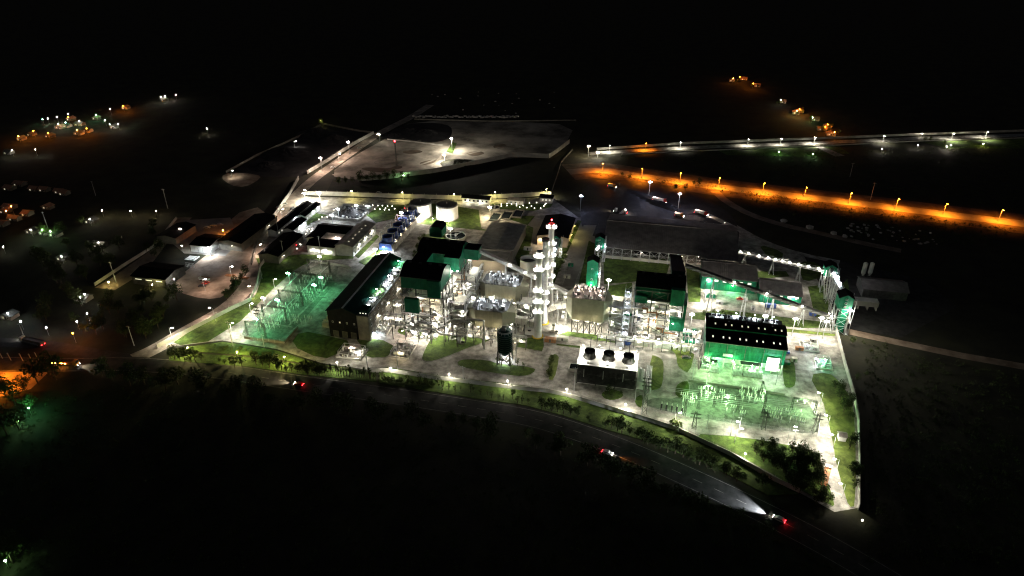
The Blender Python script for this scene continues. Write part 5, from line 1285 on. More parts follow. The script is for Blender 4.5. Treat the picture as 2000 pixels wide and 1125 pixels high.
for k, (u, v) in enumerate(sorted(CN, key=lambda p: world(*p).x/world(*p).y)):
    m = DR.choice(['white','galv','rust','pale','blue','green']); a, b, h = DR.uniform(1,3), DR.uniform(.8,1.3), DR.uniform(1.2,2.4)
    t = T('storage_box', '%s steel container or cabinet from the left on the paving between buildings' % nth(k), 'container', u, v, .04, 'loose containers')
    MB(t).box(u-a,v-b,.14,u+a,v+b,h).obj('body', m); MB(t).box(u-a,v-b,.04,u-a+.4,v+b,.14).box(u+a-.4,v-b,.04,u+a,v+b,.14).obj('skid', 'steel_dark'); MB(t).box(u-.5,v-b-.04,.3,u+.5,v-b,h-.2).obj('door', 'steel')
# ------------------------------------------------------------------ switchyards
def post_meshes():
    leg = MB().cbox(0,0,0,.28,.28,2.4).cbox(0,0,2.4,.7,.7,.12).mesh('support', 'galv')
    pr = []
    for k in range(6): pr += [(.13,2.52+.3*k),(.3,2.62+.3*k),(.13,2.74+.3*k)]
    ins = MB().lathe(0,0,pr,8).mesh('insulator', 'porcelain')
    cap = MB().cyl(0,0,4.3,4.6,.26,.26,8).mesh('cap', 'porcelain')
    return [('support', leg), ('insulator', ins, [('cap', cap)])]
POSTS = post_meshes()
def breaker_meshes():
    fr = MB().cbox(-1.2,0,0,.2,.2,2.3).cbox(1.2,0,0,.2,.2,2.3).cbox(0,0,2.3,3.2,.4,.2).cbox(0,.3,.8,.8,.5,1.1).mesh('frame', 'galv')
    L = [('frame', fr)]
    for k in range(3):
        pr = []
        for q in range(7): pr += [(.12,2.5+.28*q),(.26,2.58+.28*q),(.12,2.7+.28*q)]
        L.append(('pole', MB().lathe(-1.2+1.2*k,0,pr,8).mesh('pole', 'porcelain')))
    return L
BREAK = breaker_meshes()
def switchyard(side, clusters, gant, group):
    n = 0; r = random.Random(len(side)); spots = []
    for (px, py, nu, nv, du, dv, z) in clusters:
        u, v = at(px, py, z)
        for i in range(nu):
            for j in range(nv): spots.append((u+du*i+r.uniform(-.2,.2), v+dv*j+r.uniform(-.2,.2), (i+j) % 3 == 2))
    rowsd = {}
    for s in spots: rowsd.setdefault(round(s[1]/3), []).append(s)
    for k in rowsd: rowsd[k].sort()
    for ri, k in enumerate(sorted(rowsd)):
        for ci, (u, v, br) in enumerate(rowsd[k]):
            lab = '%s %s in the %s row back of the %s switchyard' % (nth(ci), 'breaker' if br else 'insulator post', nth(ri), side)
            if br: place(BREAK, 'circuit_breaker', lab, 'breaker', u, v, .08, 0, .8, group)
            else: place(POSTS, 'insulator_post', lab, 'insulator', u, v, .08, 0, .78, group)
    for k, (p, q, h) in enumerate(gant):
        a, b = at(*p), at(*q)
        t = T('gantry', '%s steel gantry of the %s switchyard, counting from the front' % (nth(k), side), 'gantry', a[0], a[1], .08, group+' gantries')
        for c in (a, b): MB(t).lattice((*c,.08),(*c,h),.9,.13,taper=.6).obj('gantry_leg', 'steel')
        MB(t).lattice((*a,h-.4),(*b,h-.4),.8,.1).obj('gantry_beam', 'steel')
        if side == 'right': fit(t, (a[0]+b[0])/2, (a[1]+b[1])/2-.6, h-.6, 'green', 8500, .35, omni=True)  # unseen green lamp added on each gantry to tint the yard
        m = max(2, int(math.hypot(b[0]-a[0], b[1]-a[1])/3))
        for i in range(m):
            f = (i+.5)/m; c = (a[0]+(b[0]-a[0])*f, a[1]+(b[1]-a[1])*f)
            MB(t).lathe(c[0], c[1], [(.06,h-2.4),(.2,h-2.2),(.08,h-2),(.2,h-1.8),(.08,h-1.6),(.2,h-1.4),(.06,h-.8)], 7).obj('string_insulator', 'porcelain')
switchyard('left', [(585,545,6,4,3.0,3.2,4),(560,575,6,4,3.0,3.6,4),(535,600,4,3,3.2,3.6,4),(500,632,5,4,2.6,3.2,3),(555,618,5,2,3.2,4.0,4)],
           [((484,655),(520,660),9),((516,622),(560,628),9),((548,592),(592,598),9),((578,556),(620,562),9),((603,528),(645,533),8)], 'left switchyard gear')
switchyard('right', [(1370,768,4,3,3.2,3.0,4),(1452,772,4,4,3.0,2.6,4),(1497,808,4,3,2.2,3.0,4),(1545,812,3,3,2.6,3.0,4),(1335,780,3,3,2.0,2.4,3),(1420,796,3,2,3.4,3.2,4)],
           [((1337,812),(1363,798),9),((1363,780),(1394,784),9),((1394,795),(1440,801),8),((1484,775),(1490,808),9),((1545,800),(1590,808),7)], 'right switchyard gear')
for k in range(5):
    u, v = at(1291+10*k, 800+2*k); t = T('surge_arrester', '%s dark short post at the left end of the right switchyard' % nth(k), 'arrester', u, v, .08, 'surge arresters')
    MB(t).cbox(u,v,.08,.7,.7,3.4).obj('column', 'steel_dark'); MB(t).lathe(u,v,[(.15,3.5),(.3,3.7),(.15,3.9),(.3,4.1),(.1,4.6)],7).obj('insulator', 'porcelain')
def busbar(label, P, z, side):
    t = T('busbar', label, 'busbar', P[0][0], P[0][1], .08, 'busbars')
    for d in (0,1.3,2.6):
        MB(t).path([(u+d*.2,v+d,z) for u,v in P], .09).obj('conductor', 'galv')
busbar('overhead conductors along the right switchyard', pts('1300,785 1600,822'), 6.5, 'r'); busbar('front overhead conductors of the right switchyard', pts('1360,800 1560,826'), 5.4, 'r')
busbar('overhead conductors along the left switchyard', pts('500,640 610,530'), 6.5, 'l'); busbar('inner overhead conductors of the left switchyard', pts('540,640 640,540'), 6.5, 'l')
for k, (a, b) in enumerate((('560,640','640,560'),('520,650','596,570'))):
    P = pts(a+' '+b); t = T('cable_trench', ['right', 'left'][k]+' pale trench cover line in the left switchyard', 'trench', *P[0], .08, 'cable trenches'); MB(t).beam((*P[0],.14),(*P[1],.14),1.0,.14).obj('cover', 'concrete')
for k, (a, b) in enumerate((('508,628','575,640'),('570,572','640,582'),('600,545','660,552'))):
    P = pts(a+' '+b); t = T('cable_trench', '%s cross trench of the left switchyard from the front' % nth(k), 'trench', *P[0], .08, 'cable trenches'); MB(t).beam((*P[0],.15),(*P[1],.15),.8,.14).obj('cover', 'concrete')
def fence(label, P, h=2.2, step=3.0, m='galv'):
    t = T('wire_fence', label, 'fence', *P[0], group='wire fences')
    for a, b, _ in along(P, step): MB(t).cyl(a, b, 0, h+.2, .06, .06, 6).beam((a,b,h+.2),(a+.1,b-.35,h+.55),.06).obj('post', m)
    x = MB(t)
    for k in range(7): x.path([(a,b,.25+k*(h-.25)/6) for a,b in P], .03)
    x.obj('wire', m)
fence('wire fence along the front of the right switchyard', pts('1265,801 1330,812 1475,836 1597,853 1600,826 1586,796'))
fence('wire fence along the front of the left switchyard', pts('476,644 472,656 500,667 556,670'))
fence('wire fence on the right front lawn', pts('1330,842 1380,846 1450,854 1500,862'))
def lattice_tower(label, px, py, h, w=2.2, arms=3, m='steel'):
    u, v = at(px, py); t = T('lattice_tower', label, 'pylon', u, v, group='lattice towers')
    MB(t).lattice((u,v,0),(u,v,h),w,.14,taper=.45).obj('mast', m)
    for k in range(arms): MB(t).lattice((u-2.2,v,h-1.2-2*k),(u+2.2,v,h-1.2-2*k),.4,.07).obj('cross_arm', m)
lattice_tower('lattice tower left of the right switchyard', 1258, 806, 20); lattice_tower('lattice tower in the front middle of the right switchyard', 1355, 836, 9, 1.8, 2); lattice_tower('lattice tower right of centre in the right switchyard', 1490, 838, 10, 1.8, 2)
lattice_tower('lattice tower at the right end of the right switchyard', 1590, 846, 11, 2.0, 2); lattice_tower('lattice pylon at the left switchyard corner', 508, 640, 14, 2.0, m='steel')
def pole(label, px, py, h, m='galv', arms=1, lean=0.0):
    u, v = at(px, py); t = T('utility_pole', label, 'pole', u, v, group='utility poles')
    MB(t).tube((u,v,0),(u+lean,v,h),.2,8,.12).obj('shaft', m)
    for k in range(arms): MB(t).beam((u+lean-1.2,v,h-.6-k),(u+lean+1.2,v,h-.6-k),.14).obj('cross_arm', m)
for i, (px, py, h) in enumerate(sorted(((187,382,12),(328,408,16),(97,455,16),(227,552,14),(48,660,9),(262,675,12),(455,676,15),(512,545,9),(555,505,13),(628,505,16),(778,728,16),(718,718,9),(516,678,8),(1253,810,22),(1121,765,14),(1376,770,13),(1449,628,14),(1494,612,15),(1380,838,8),(1442,846,9),(1550,860,6),(905,745,9),(1352,742,12),(545,462,16),(520,508,14),(1700,390,14),(1660,345,12),(1240,782,12)))):
    pole('%s slender utility pole from the left of the picture' % nth(i), px, py, h)
u, v = at(775, 325); t = T('radio_mast', 'slender mast with red lamp on the ash yard', 'mast', u, v)
MB(t).lattice((u,v,0),(u,v,22),1.0,.16,taper=.5).obj('mast', 'steel'); MB(t).ball((u,v,22.5),.7,8).obj('beacon', 'glow_red'); light(t, (0,-1,23.5), 'red', 250)
u, v = at(742, 317); x = MB()
x.ring(u, v, .03, .05, 4.2, 4.8, 28); x.ring(u,v,.03,.05,.5,.9,12); o = x.obj('helipad_marking', 'paint_line', None); o['kind'] = 'structure'; o['label'] = 'painted circle on the pale ash yard'

# equipment pads near the front
def equip_pad(label, P, seed, m):
    r = random.Random(seed); us = [p[0] for p in P]; vs = [p[1] for p in P]; u0, u1, v0, v1 = min(us)+.5, max(us)-.5, min(vs)+.5, max(vs)-.5
    t = T('equipment_pad', label, 'equipment', u0, v0, group='equipment pads')
    x = MB(t); x.box(u0,v0,0,u1,v0+.3,1).box(u0,v1-.3,0,u1,v1,1).box(u0,v0+.3,0,u0+.3,v1-.3,1).box(u1-.3,v0+.3,0,u1,v1-.3,1); x.obj('bund_wall', 'wall'); MB(t).box(u0+.3,v0+.3,.03,u1-.3,v1-.3,.09).obj('slab', 'concrete_dark')
    for k in range(14):
        a, b = r.uniform(u0+1,u1-2), r.uniform(v0+1,v1-2)
        P2 = [(a,b,.2),(a,b,r.uniform(1,3)),(min(a+r.uniform(2,5),u1-.6),b,2)]; P2[1] = (a,b,2); P2.append((P2[-1][0],b,.3)); MB(t).pipe(P2,.18,6).obj('pipe', m)
    for k in range(7):
        a, b = r.uniform(u0+1,u1-2), r.uniform(v0+1,v1-2); MB(t).cyl(a,b,.1,r.uniform(1.2,3.2),r.uniform(.4,.9),None,10).obj('vessel', r.choice([m,'galv','white']))
    g = MB(t)
    for a in (u0+1,u1-1):
        for b in (v0+1,v1-1): g.beam((a,b,0),(a,b,3.4),.2)
    g.path([(u0+1,v0+1,3.4),(u1-1,v0+1,3.4),(u1-1,v1-1,3.4),(u0+1,v1-1,3.4),(u0+1,v0+1,3.4)],.2); g.beam(((u0+u1)/2,v0+1,3.4),((u0+u1)/2,v1-1,3.4),.2); g.obj('pipe_frame', m)
    return t
t = equip_pad('brightly lit piping skid beside the front road', pts('658,700 708,703 712,682 668,680'), 2, 'white'); fit(t, -137, 264, 4.5, 'white', 3200, .6); fit(t, -143, 268, 4.2, 'pink', 1200, .4)
t = equip_pad('bunded tank pad in front of the left boiler', pts('766,700 797,703 816,676 775,670'), 3, 'galv'); fit(t, -117, 268, 4.5, 'warm', 1000, .4)
MB(t).tube((-121,270,2),(-115.5,270,2),1.1,12).obj('horizontal_tank', 'pale')
t = equip_pad('lit tank farm right of the green hall', pts('1560,668 1598,674 1600,690 1562,684'), 5, 'white'); fit(t, at(1575,690)[0], at(1575,690)[1], 5, 'cool', 900, .5)
t = equip_pad('greenish pump bay by the right lawn', pts('1590,700 1622,704 1625,724 1592,722'), 6, 'galv'); a = at(1596,700,5); fit(t, a[0], a[1], 5, 'cool', 1800, .8); a = at(1612,701,5); fit(t, a[0], a[1], 5, 'teal', 2000, .8)
t = equip_pad('pump bay under the leftmost part of the hall', pts('1366,700 1396,704 1394,728 1364,724'), 7, 'galv'); fit(t, 33, 288, 5, 'green', 2600, .5)
# low gear at hall A front corner
t = equip_pad('lit valve pit at the corner of the long dark hall', pts('728,655 752,658 768,640 745,636'), 9, 'galv'); a = at(731,650,3); fit(t, a[0], a[1], 3.2, 'cool', 4200, .6)
u, v = at(1035, 655); t = T('ash_container', 'white ash container at the foot of the nearest chimney', 'container', u, v); MB(t).box(u-2.8,v-1.5,1.2,u+2.8,v+1.5,5.5).obj('body', 'white')
for a in (-2.4,2.4): MB(t).cbox(u+a,v,0,.4,2.6,1.2).obj('leg', 'steel')
MB(t).cyl(u, v-1.55, 4, 4.3, .9, .9, 12).obj('hatch', 'steel_dark')
for k, (px, py) in enumerate(((1630,775),(1640,812))):
    pass
u, v = at(1643, 858); building('hut', 'small pale hut on the right grass strip', 'hut', u-1.5, v-1.5, u+1.5, v+1.5, 2.6, 3.2, 'u', 'white', 'pink_roof', over=.3)

# ------------------------------------------------------------------ vehicles
def wheel(t, x, y, r, w=.32):
    o = MB().tube((x,y-w/2,r),(x,y+w/2,r),r,14); wo = o.obj('wheel', 'rubber', t); c = MB().tube((x,y-w/2-.03,r),(x,y+w/2+.03,r),r*.5,10).obj('rim', 'galv', None); c.rotation_euler = (0,0,0); c.parent = wo
def vpart(t, name, m, *boxes):
    b = MB()
    for q in boxes: b.box(*q)
    o = b.obj(name, m, t); return o
def truck(label, px, py, rz, body='red_paint', load='white', lit=None, tip=False, L=9.0, group='parked trucks', name='truck', cat='truck'):
    u, v = at(px, py); t = T(name, label, cat, u, v, .05, group, rz, own=False)
    vpart(t, 'chassis', 'steel_dark', (-L/2,-.5,.75,L/2-.3,.5,1.05))
    cab = MB(); x0 = L/2-2.1
    cab.extr([(x0,1.05),(L/2,1.05),(L/2,2.1),(L/2-.45,3.1),(x0,3.1)], -1.2, 1.2, 'v'); fixn(cab.obj('cab', body, t))
    fixn(MB().extr([(L/2-.02,2.12),(L/2+.04,2.12),(L/2-.38,3.0),(L/2-.44,3.0)], -1.05, 1.05, 'v').obj('windscreen', 'glass', t))
    vpart(t, 'bumper', 'steel', (L/2-.05,-1.2,.5,L/2+.15,1.2,1.0))
    bed = MB(); a, b = -L/2, x0-.25
    bed.box(a,-1.25,1.1,b,1.25,1.25); bed.box(a,-1.25,1.25,b,-1.15,2.7); bed.box(a,1.15,1.25,b,1.25,2.7); bed.box(b-.1,-1.15,1.25,b,1.15,2.7); bed.box(a,-1.15,1.25,a+.1,1.15,2.5)
    if load: bed.box(a+.1,-1.14,1.25,b-.1,1.14,2.45)
    bo = bed.obj('load_bed', load or body, t)
    if tip: bo.rotation_euler = (0, .75, 0); bo.location = (-1.2, 0, -1.6)
    for x in (-L/2+1.1,-L/2+2.4,L/2-1.2):
        for y in (-1.05,1.05): wheel(t, x, y, .5)
    for y in (-.85,.85):
        vpart(t, 'headlight', 'glow_white' if lit else 'porcelain', (L/2+.15,y-.16,.75,L/2+.2,y+.16,1.0))
        vpart(t, 'tail_light', 'glow_red' if lit else 'red_paint', (-L/2-.06,y-.16,.85,-L/2,y+.16,1.1))
    if lit: 
        light(t, (L/2+.8,0,1.3), lit[0], lit[1], 'SPOT', .2, 70, (math.radians(72),0,-math.pi/2), .5)
        if len(lit) > 2: light(t, (-L/2+.5,0,3.6), lit[2], lit[3])
    return t
truck('red and white truck in the middle of the coal yard', 1288, 394, -.35, 'red_paint', 'white', ('pink', 1500, 'pink', 2600), L=11)
truck('red and white truck at the right edge of the coal yard', 1369, 419, -.5, 'red_paint', 'white', ('pink', 1500, 'pink', 2200), L=10)
truck('small red truck beside the big shed', 1326, 423, -.3, 'orange_paint', 'pale', ('pink', 900, 'pink', 1400), L=6.5)
truck('distant orange truck in the back of the coal yard', 1195, 366, -.4, 'orange_paint', 'pale', ('pink', 600, 'sodium', 900), L=7)
truck('white tipper truck with raised bed behind the shed', 1212, 416, math.pi-.2, 'white', 'white', ('warm', 4000, 'white', 2200), True, 10)
truck('lorry with marker lights driving on the left highway', 64, 671, math.pi-.1, 'white', 'steel', ('white', 2500), L=15)
truck('orange lit lorry on the dark highway at far left', 130, 713, .12, 'orange_paint', 'rust', ('warm', 3500), L=13)
for p, q, y in ((64,671,0),(130,713,1)):
    pass
for nm, n in (('truck.005', 6), ('truck.006', 5)):
    t = bpy.data.objects[nm]
    for k in range(n): vpart(t, 'marker_light', 'glow_red' if k > 1 and nm == 'truck.005' else 'glow_amber', (-6.5+1.7*k,-1.4,1.6,-5.9+1.7*k,-1.26,1.9))
truck('red lorry in the workshop forecourt', 446, 469, 1.2, 'red_paint', 'red_paint', ('red', 120, 'red', 160), L=6, group='depot vehicles')
truck('lorry with red lamps beside the long workshop', 452, 458, 1.2, 'red_paint', 'steel', ('red', 100, 'red', 120), L=7, group='depot vehicles')
truck('tanker lorry parked on the right front road', 1612, 934, 1.25, 'pale', 'rust', None, L=11, group='depot vehicles')
def car(label, px, py, rz, m='white', lit=None, group='cars', name='car'):
    u, v = at(px, py); t = T(name, label, 'car', u, v, .06, group, rz, own=False)
    fixn(MB().extr([(-2.2,.35),(2.2,.35),(2.25,.75),(1.2,.95),(.55,1.45),(-1.1,1.48),(-1.9,.98),(-2.2,.9)], -.85, .85, 'v').obj('body', m, t))
    fixn(MB().extr([(1.1,.97),(.55,1.4),(-1.05,1.42),(-1.75,1.0)], -.87, .87, 'v').obj('windows', 'glass', t))
    for x in (-1.4,1.4):
        for y in (-.78,.78): wheel(t, x, y, .32, .2)
    for y in (-.6,.6):
        vpart(t, 'headlight', 'glow_white' if lit else 'porcelain', (2.22,y-.16,.6,2.3,y+.16,.8)); vpart(t, 'tail_light', 'glow_red' if lit else 'red_paint', (-2.3,y-.2,.65,-2.2,y+.2,.85))
    if lit:
        light(t, (2.7,0,1.3), lit[0], lit[1], 'SPOT', .15, 46, (math.radians(84.5),0,-math.pi/2), .8)
        light(t, (-2.6,0,.9), 'red', lit[2])
    return t
def heading(a, b):
    a, b = at(*a), at(*b); return math.atan2(b[1]-a[1], b[0]-a[0])
car('car with red tail lights leaving on the highway at lower right', 1521, 1016, heading((1521,1016),(1380,947)), 'white', ('cool', 160000, 90), 'highway cars')
car('car with warm headlights on the highway at left', 584, 752, heading((584,752),(480,734)), 'red_paint', ('warm', 40000, 60), 'highway cars')
car('car with tail lights half hidden by trees on the highway', 1186, 886, heading((1160,880),(1240,905)), 'white', ('amber', 3500, 20), 'highway cars')
CM = ['white', 'pale', 'galv', 'steel_dark', 'red_paint']
dep = [(545,406,1.2),(556,400,1.2),(572,408,1.3),(583,446,1.2),(575,470,.9),(402,555,1.0),(395,560,.4),(446,480,.3),(702,290,.8),(650,328,.8),(740,378,.1),(418,442,.2),(405,446,.1),(430,440,.2),(330,462,.1),(350,460,.2),(365,445,1),(468,465,1.3),(1445,585,.1),(1340,700,.2)]
for i, (px, py, rz) in enumerate(sorted(dep)): car('parked car, %s from the left of those inside the site' % nth(i), px, py, rz, CM[i % 5], None, 'parked cars')
for i, (px, py) in enumerate(((398,545),(448,540),(475,545))):
    u, v = at(px, py); t = T('pipe_stack', '%s pile of pipes in the brown workshop yard' % nth(i), 'pipe pile', u, v, group='pipe piles')
    for k in range(5): MB(t).tube((u-3,v+.5*k,.3),(u+3,v+.5*k,.3),.25,7).obj('pipe', 'rust')
u, v = at(400, 548); t = T('flatbed_trailer', 'pale trailer standing in the brown workshop yard', 'trailer', u, v); MB(t).box(u-3,v-1.2,.9,u+3,v+1.2,1.3).box(u-3,v-1.2,1.3,u-2.8,v+1.2,2.4).obj('bed', 'white')
for a in (-2,1.5): MB(t).tube((u+a,v-1.2,.45),(u+a,v+1.2,.45),.45,10).obj('wheel', 'rubber')
u, v = at(372, 522); x = T('steel_rack', 'pale steel rack beside the long workshop', 'rack', u, v)
g = MB(x)
for k in range(7): g.beam((u-3+k,v,0),(u-3+k,v,3),.14); 
g.beam((u-3,v,3),(u+3,v,3),.14); g.beam((u-3,v,1.5),(u+3,v,1.5),.14); g.obj('frame', 'white')
u, v = at(482, 565); 
# ------------------------------------------------------------------ heaps, boulders
rr = random.Random(21)
def rock_mesh(seed, flat=.6):
    bm = bmesh.new(); bmesh.ops.create_icosphere(bm, subdivisions=1, radius=1); r = random.Random(seed)
    ph = [(r.uniform(0,6),r.uniform(0,6),r.uniform(1.5,3)) for _ in range(4)]
    for v in bm.verts:
        f = 1+sum(.13*math.sin(p[2]*v.co.x+p[0])*math.cos(p[2]*v.co.y+p[1]) for p in ph)+r.uniform(-.07,.07); v.co *= f; v.co.z *= flat
    me = bpy.data.meshes.new('boulder'); bm.to_mesh(me); bm.free(); me.materials.append(MATS['stone']); return me
ROCKS = [rock_mesh(k) for k in range(5)]
def rock(label, group, u, v, s, name='boulder', cat='boulder', m=None):
    o = bpy.data.objects.new(name, m or rr.choice(ROCKS)); COL.objects.link(o); o.location = world(u, v, s*.3); o.scale = (s*rr.uniform(.9,1.4), s, s*rr.uniform(.8,1.2)); o.rotation_euler = (0,0,rr.uniform(0,6)); tag(o, label, cat, group)
sp = [(1665,438),(1693,450),(1695,457),(1663,462),(1705,468),(1663,443)] + [(rr.uniform(1655,1830), 0) for _ in range(46)]
for i, (px, py) in enumerate(sorted(sp)):
    if not py: py = 440+(px-1660)*.14+rr.uniform(-8,18)
    rock('%s pale boulder from the left in the rubble below the orange road' % nth(i), 'rubble boulders', *at(px, py), rr.uniform(.45,1.4))
for k, (px, py, s) in enumerate(((1530,433,5),(1580,446,5.5),(1627,457,4.5),(1650,463,4))):
    rock('%s pale spoil heap on the dirt track from the left' % nth(k), 'spoil heaps', *at(px, py), s*.55, 'spoil_heap', 'heap')
for k in range(62):
    px = 808+ (k*3.3) + rr.uniform(-1,1); rock('%s pale spoil mound from the left in the row behind the ash yard' % nth(k), 'far spoil mounds', *at(px, 229+rr.uniform(-2,1)+(px-808)*.004), rr.uniform(1.2,2.2), 'spoil_heap', 'heap')
for k, (px, py) in enumerate(sorted((rr.uniform(840,1090), rr.uniform(170,222)) for _ in range(20))):
    rock('%s dim boulder from the left scattered behind the ash yard' % nth(k), 'far scattered boulders', *at(px, py), rr.uniform(.6,1.3), 'boulder', 'boulder')
for k, (px, py, r_, h_) in enumerate(((655,275,20,6),(560,300,26,5),(620,262,22,6),(520,325,16,4))):
    o = mound(*at(px,py), r_, h_, seed=30+k); tag(o, '%s black coal heap inside the walled pond' % ('rightmost','middle','rear','nearest')[k].replace('middle','broad middle'), 'coal heap', 'pond coal heaps')
for k, (px, py, r_, h_) in enumerate(((835,262,22,5),(800,258,20,4),(770,265,14,3),(895,320,16,4),(910,318,12,3))):
    o = mound(*at(px,py), r_, h_, seed=40+k, m='coal' if k < 3 else 'earth', name='coal_heap' if k < 3 else 'scrap_heap'); tag(o, ['right black heap at the back of the ash yard','middle black heap at the back of the ash yard','left black heap at the back of the ash yard','dark scrap heap on the ash yard','smaller dark scrap heap beside the large one'][k], 'heap', 'ash yard heaps')
for k in range(6):
    P = pts('%d,%d %d,%d' % (1225+9*k, 372+5*k, 1300+6*k, 392+5*k)); o = MB()
    for a, b, _ in along([P[0],P[1]], 5): pass
    o.extr([(-1.4,0),(1.4,0),(0,1.5)], 0, math.hypot(P[1][0]-P[0][0],P[1][1]-P[0][1]), 'u'); o = o.obj('coal_windrow', 'coal', None); fixn(o)
    o.location = world(*P[0]); o.rotation_euler = (0,0,TH+math.atan2(P[1][1]-P[0][1],P[1][0]-P[0][0])); tag(o, '%s coal ridge in the yard behind the shed, rear first' % nth(k), 'coal heap', 'coal windrows')
# ------------------------------------------------------------------ trees, shrubs, scrub
def crown_mesh(seed, h, w, n=420, m='leaf', shape='round'):
    r = random.Random(seed); V, F = [], []
    cl = []
    for k in range(11):
        a = r.uniform(0, 6.283); q = w*.5*math.sqrt(r.random())*.75
        z = r.uniform(.38, .95)*h
        if shape == 'cone': q *= max(.12, 1.15-z/h)
        elif shape == 'round': q *= math.sqrt(max(.05, 1-((z/h-.62)/.42)**2))
        cl.append((q*math.cos(a), q*math.sin(a), z, r.uniform(.16,.30)*w*(.6 if shape == 'cone' else 1)))
    for k in range(n):
        c = r.choice(cl); d = Vector((r.gauss(0,1), r.gauss(0,1), r.gauss(0,.8))).normalized()*c[3]*r.uniform(.55,1.1)
        p = Vector(c[:3])+d; s = r.uniform(.16,.34)*(w/5)**.5
        nx = Vector((r.gauss(0,1), r.gauss(0,1), r.gauss(0,1))).normalized(); ny = nx.orthogonal().normalized(); nz = nx.cross(ny)
        i = len(V); V += [p-ny*s-nz*s*.5, p+ny*s*.2-nz*s*.7, p+ny*s, p+nz*s*.7]; F.append((i,i+1,i+2,i+3))
    b = MB().add(V, F); return b.mesh('crown', m)
def trunk_mesh(seed, h, w):
    r = random.Random(seed); b = MB(); b.tube((0,0,0),(r.uniform(-.2,.2),r.uniform(-.2,.2),h*.5),.16*h/6,7,.1*h/6)
    for k in range(5):
        a = r.uniform(0,6.28); z = h*r.uniform(.3,.5); b.tube((0,0,z),(w*.3*math.cos(a),w*.3*math.sin(a),z+h*r.uniform(.15,.35)),.07*h/6,5,.03)
    return b.mesh('trunk', 'bark')
TREES = {}
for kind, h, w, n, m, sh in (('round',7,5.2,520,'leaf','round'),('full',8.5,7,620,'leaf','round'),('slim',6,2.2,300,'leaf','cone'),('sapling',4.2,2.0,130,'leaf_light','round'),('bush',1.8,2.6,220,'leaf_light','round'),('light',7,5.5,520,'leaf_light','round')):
    TREES[kind] = [[('trunk', trunk_mesh(k*7+1, h, w)), ('crown', crown_mesh(k*13+3, h, w, n, m, sh))] for k in range(4)]
tr = random.Random(99)
def tree(kind, u, v, label, group, s=1.0):
    nm = {'bush': 'shrub', 'sapling': 'young_tree', 'slim': 'cypress_tree'}.get(kind, 'broadleaf_tree')
    q = s*tr.uniform(.6,1.35)
    return place(tr.choice(TREES[kind]), nm, label, 'shrub' if kind == 'bush' else 'tree', u, v, 0, tr.uniform(0,6.28), (q*tr.uniform(.9,1.1), q*tr.uniform(.9,1.1), q), group)
def tree_list(kind, L, desc, group, s=1.0, words='counted from the left'):
    L = sorted(L)
    for i, p in enumerate(L): tree(kind, *at(*p[:2]), '%s %s, %s' % (nth(i), desc, words), group, s*(p[2] if len(p) > 2 else 1))
def line(a, b, n, jx=3, jy=2): return [(a[0]+(b[0]-a[0])*(k+.5)/n+tr.uniform(-jx,jx), a[1]+(b[1]-a[1])*(k+.5)/n+tr.uniform(-jy,jy)) for k in range(n)]
tree_list('slim', line((645,732),(742,742),20,2,1.5), 'slim dark cypress in the front hedge row', 'front cypress row', .95)
tree_list('bush', line((745,744),(850,755),16), 'low shrub outside the front wall', 'verge shrubs', 1.2)
tree_list('sapling', line((742,742),(860,756),10), 'thin sapling on the left verge', 'verge saplings', 1.1)
tree_list('sapling', line((862,757),(1040,790),15,4,5), 'young tree on the grass verge', 'verge young trees', 1.15)
tree_list('round', [(1058,800),(1066,800,.9),(1078,803),(1089,805,1.2),(1101,808),(1114,811,1.1),(1127,814),(1148,820,.6),(1152,826,.5)], 'tree in the clump on the middle verge', 'middle verge trees', .95)
tree_list('full', line((1180,832),(1460,945),26,5,3), 'dark tree in the dense row along the highway', 'highway tree row', .72)
tree_list('round', [(1488,950,.8),(1495,948,.6),(1478,945,.6)], 'small tree at the end of the front wall', 'wall end trees')
tree_list('round', [(333,700,.7),(342,702),(352,703,.9),(362,706),(372,709,1.1),(382,706),(392,703,.8)], 'tree in the left roadside clump', 'left roadside trees', .95)
tree_list('round', [(430,707,.7),(452,714,.8),(459,718),(473,716,.8),(440,712,.6)], 'tree beside the left lawn lamp', 'lamp side trees', .8)
tree_list('round', line((500,714),(640,736),17,4,4), 'tree in the left front thicket', 'front thicket trees', .85)
tree_list('bush', line((420,678),(560,700),22,5,4), 'young shrub on the left front lawn', 'lawn shrubs', .8)
def scatter(P, n, s):
    out = []; r = random.Random(s); xs = [p[0] for p in P]; ys = [p[1] for p in P]
    while len(out) < n:
        x, y = r.uniform(min(xs),max(xs)), r.uniform(min(ys),max(ys)); c = False
        for i in range(len(P)):
            (x1,y1),(x2,y2) = P[i],P[i-1]
            if (y1 > y) != (y2 > y) and x < (x2-x1)*(y-y1)/(y2-y1)+x1: c = not c
        if c: out.append((x,y))
    return out
tree_list('full', scatter([(1465,868),(1555,876),(1592,896),(1604,950),(1618,985),(1530,930),(1478,895)], 58, 3), 'dark tree in the right front grove', 'grove trees', .62)
tree_list('full', scatter([(1530,935),(1598,940),(1622,985),(1600,992),(1555,962)], 14, 13), 'dark tree at the foot of the right front grove', 'grove foot trees', .7)
tree_list('round', scatter([(1618,735),(1640,752),(1660,785),(1670,840),(1672,960),(1660,965),(1655,850),(1640,790)], 18, 4), 'tree along the right boundary wall', 'right wall trees', .8)
tree_list('light', [(1664,672,.9),(1672,745,.8),(1690,735,.8),(1700,690,.7)], 'tree just outside the right wall', 'outside wall trees', .85)
tree_list('round', line((480,538),(445,592),11,5,3), 'tree in the dark hedge beside the lane bend', 'lane bend trees', .85)
tree_list('light', [(662,362,.9),(676,360),(690,358,1.1),(705,357),(716,354,1),(728,354,.8),(742,354),(757,353,.9),(770,352),(785,354,1.1),(798,352)], 'tree in the row below the ash yard', 'ash yard trees', 1.2)
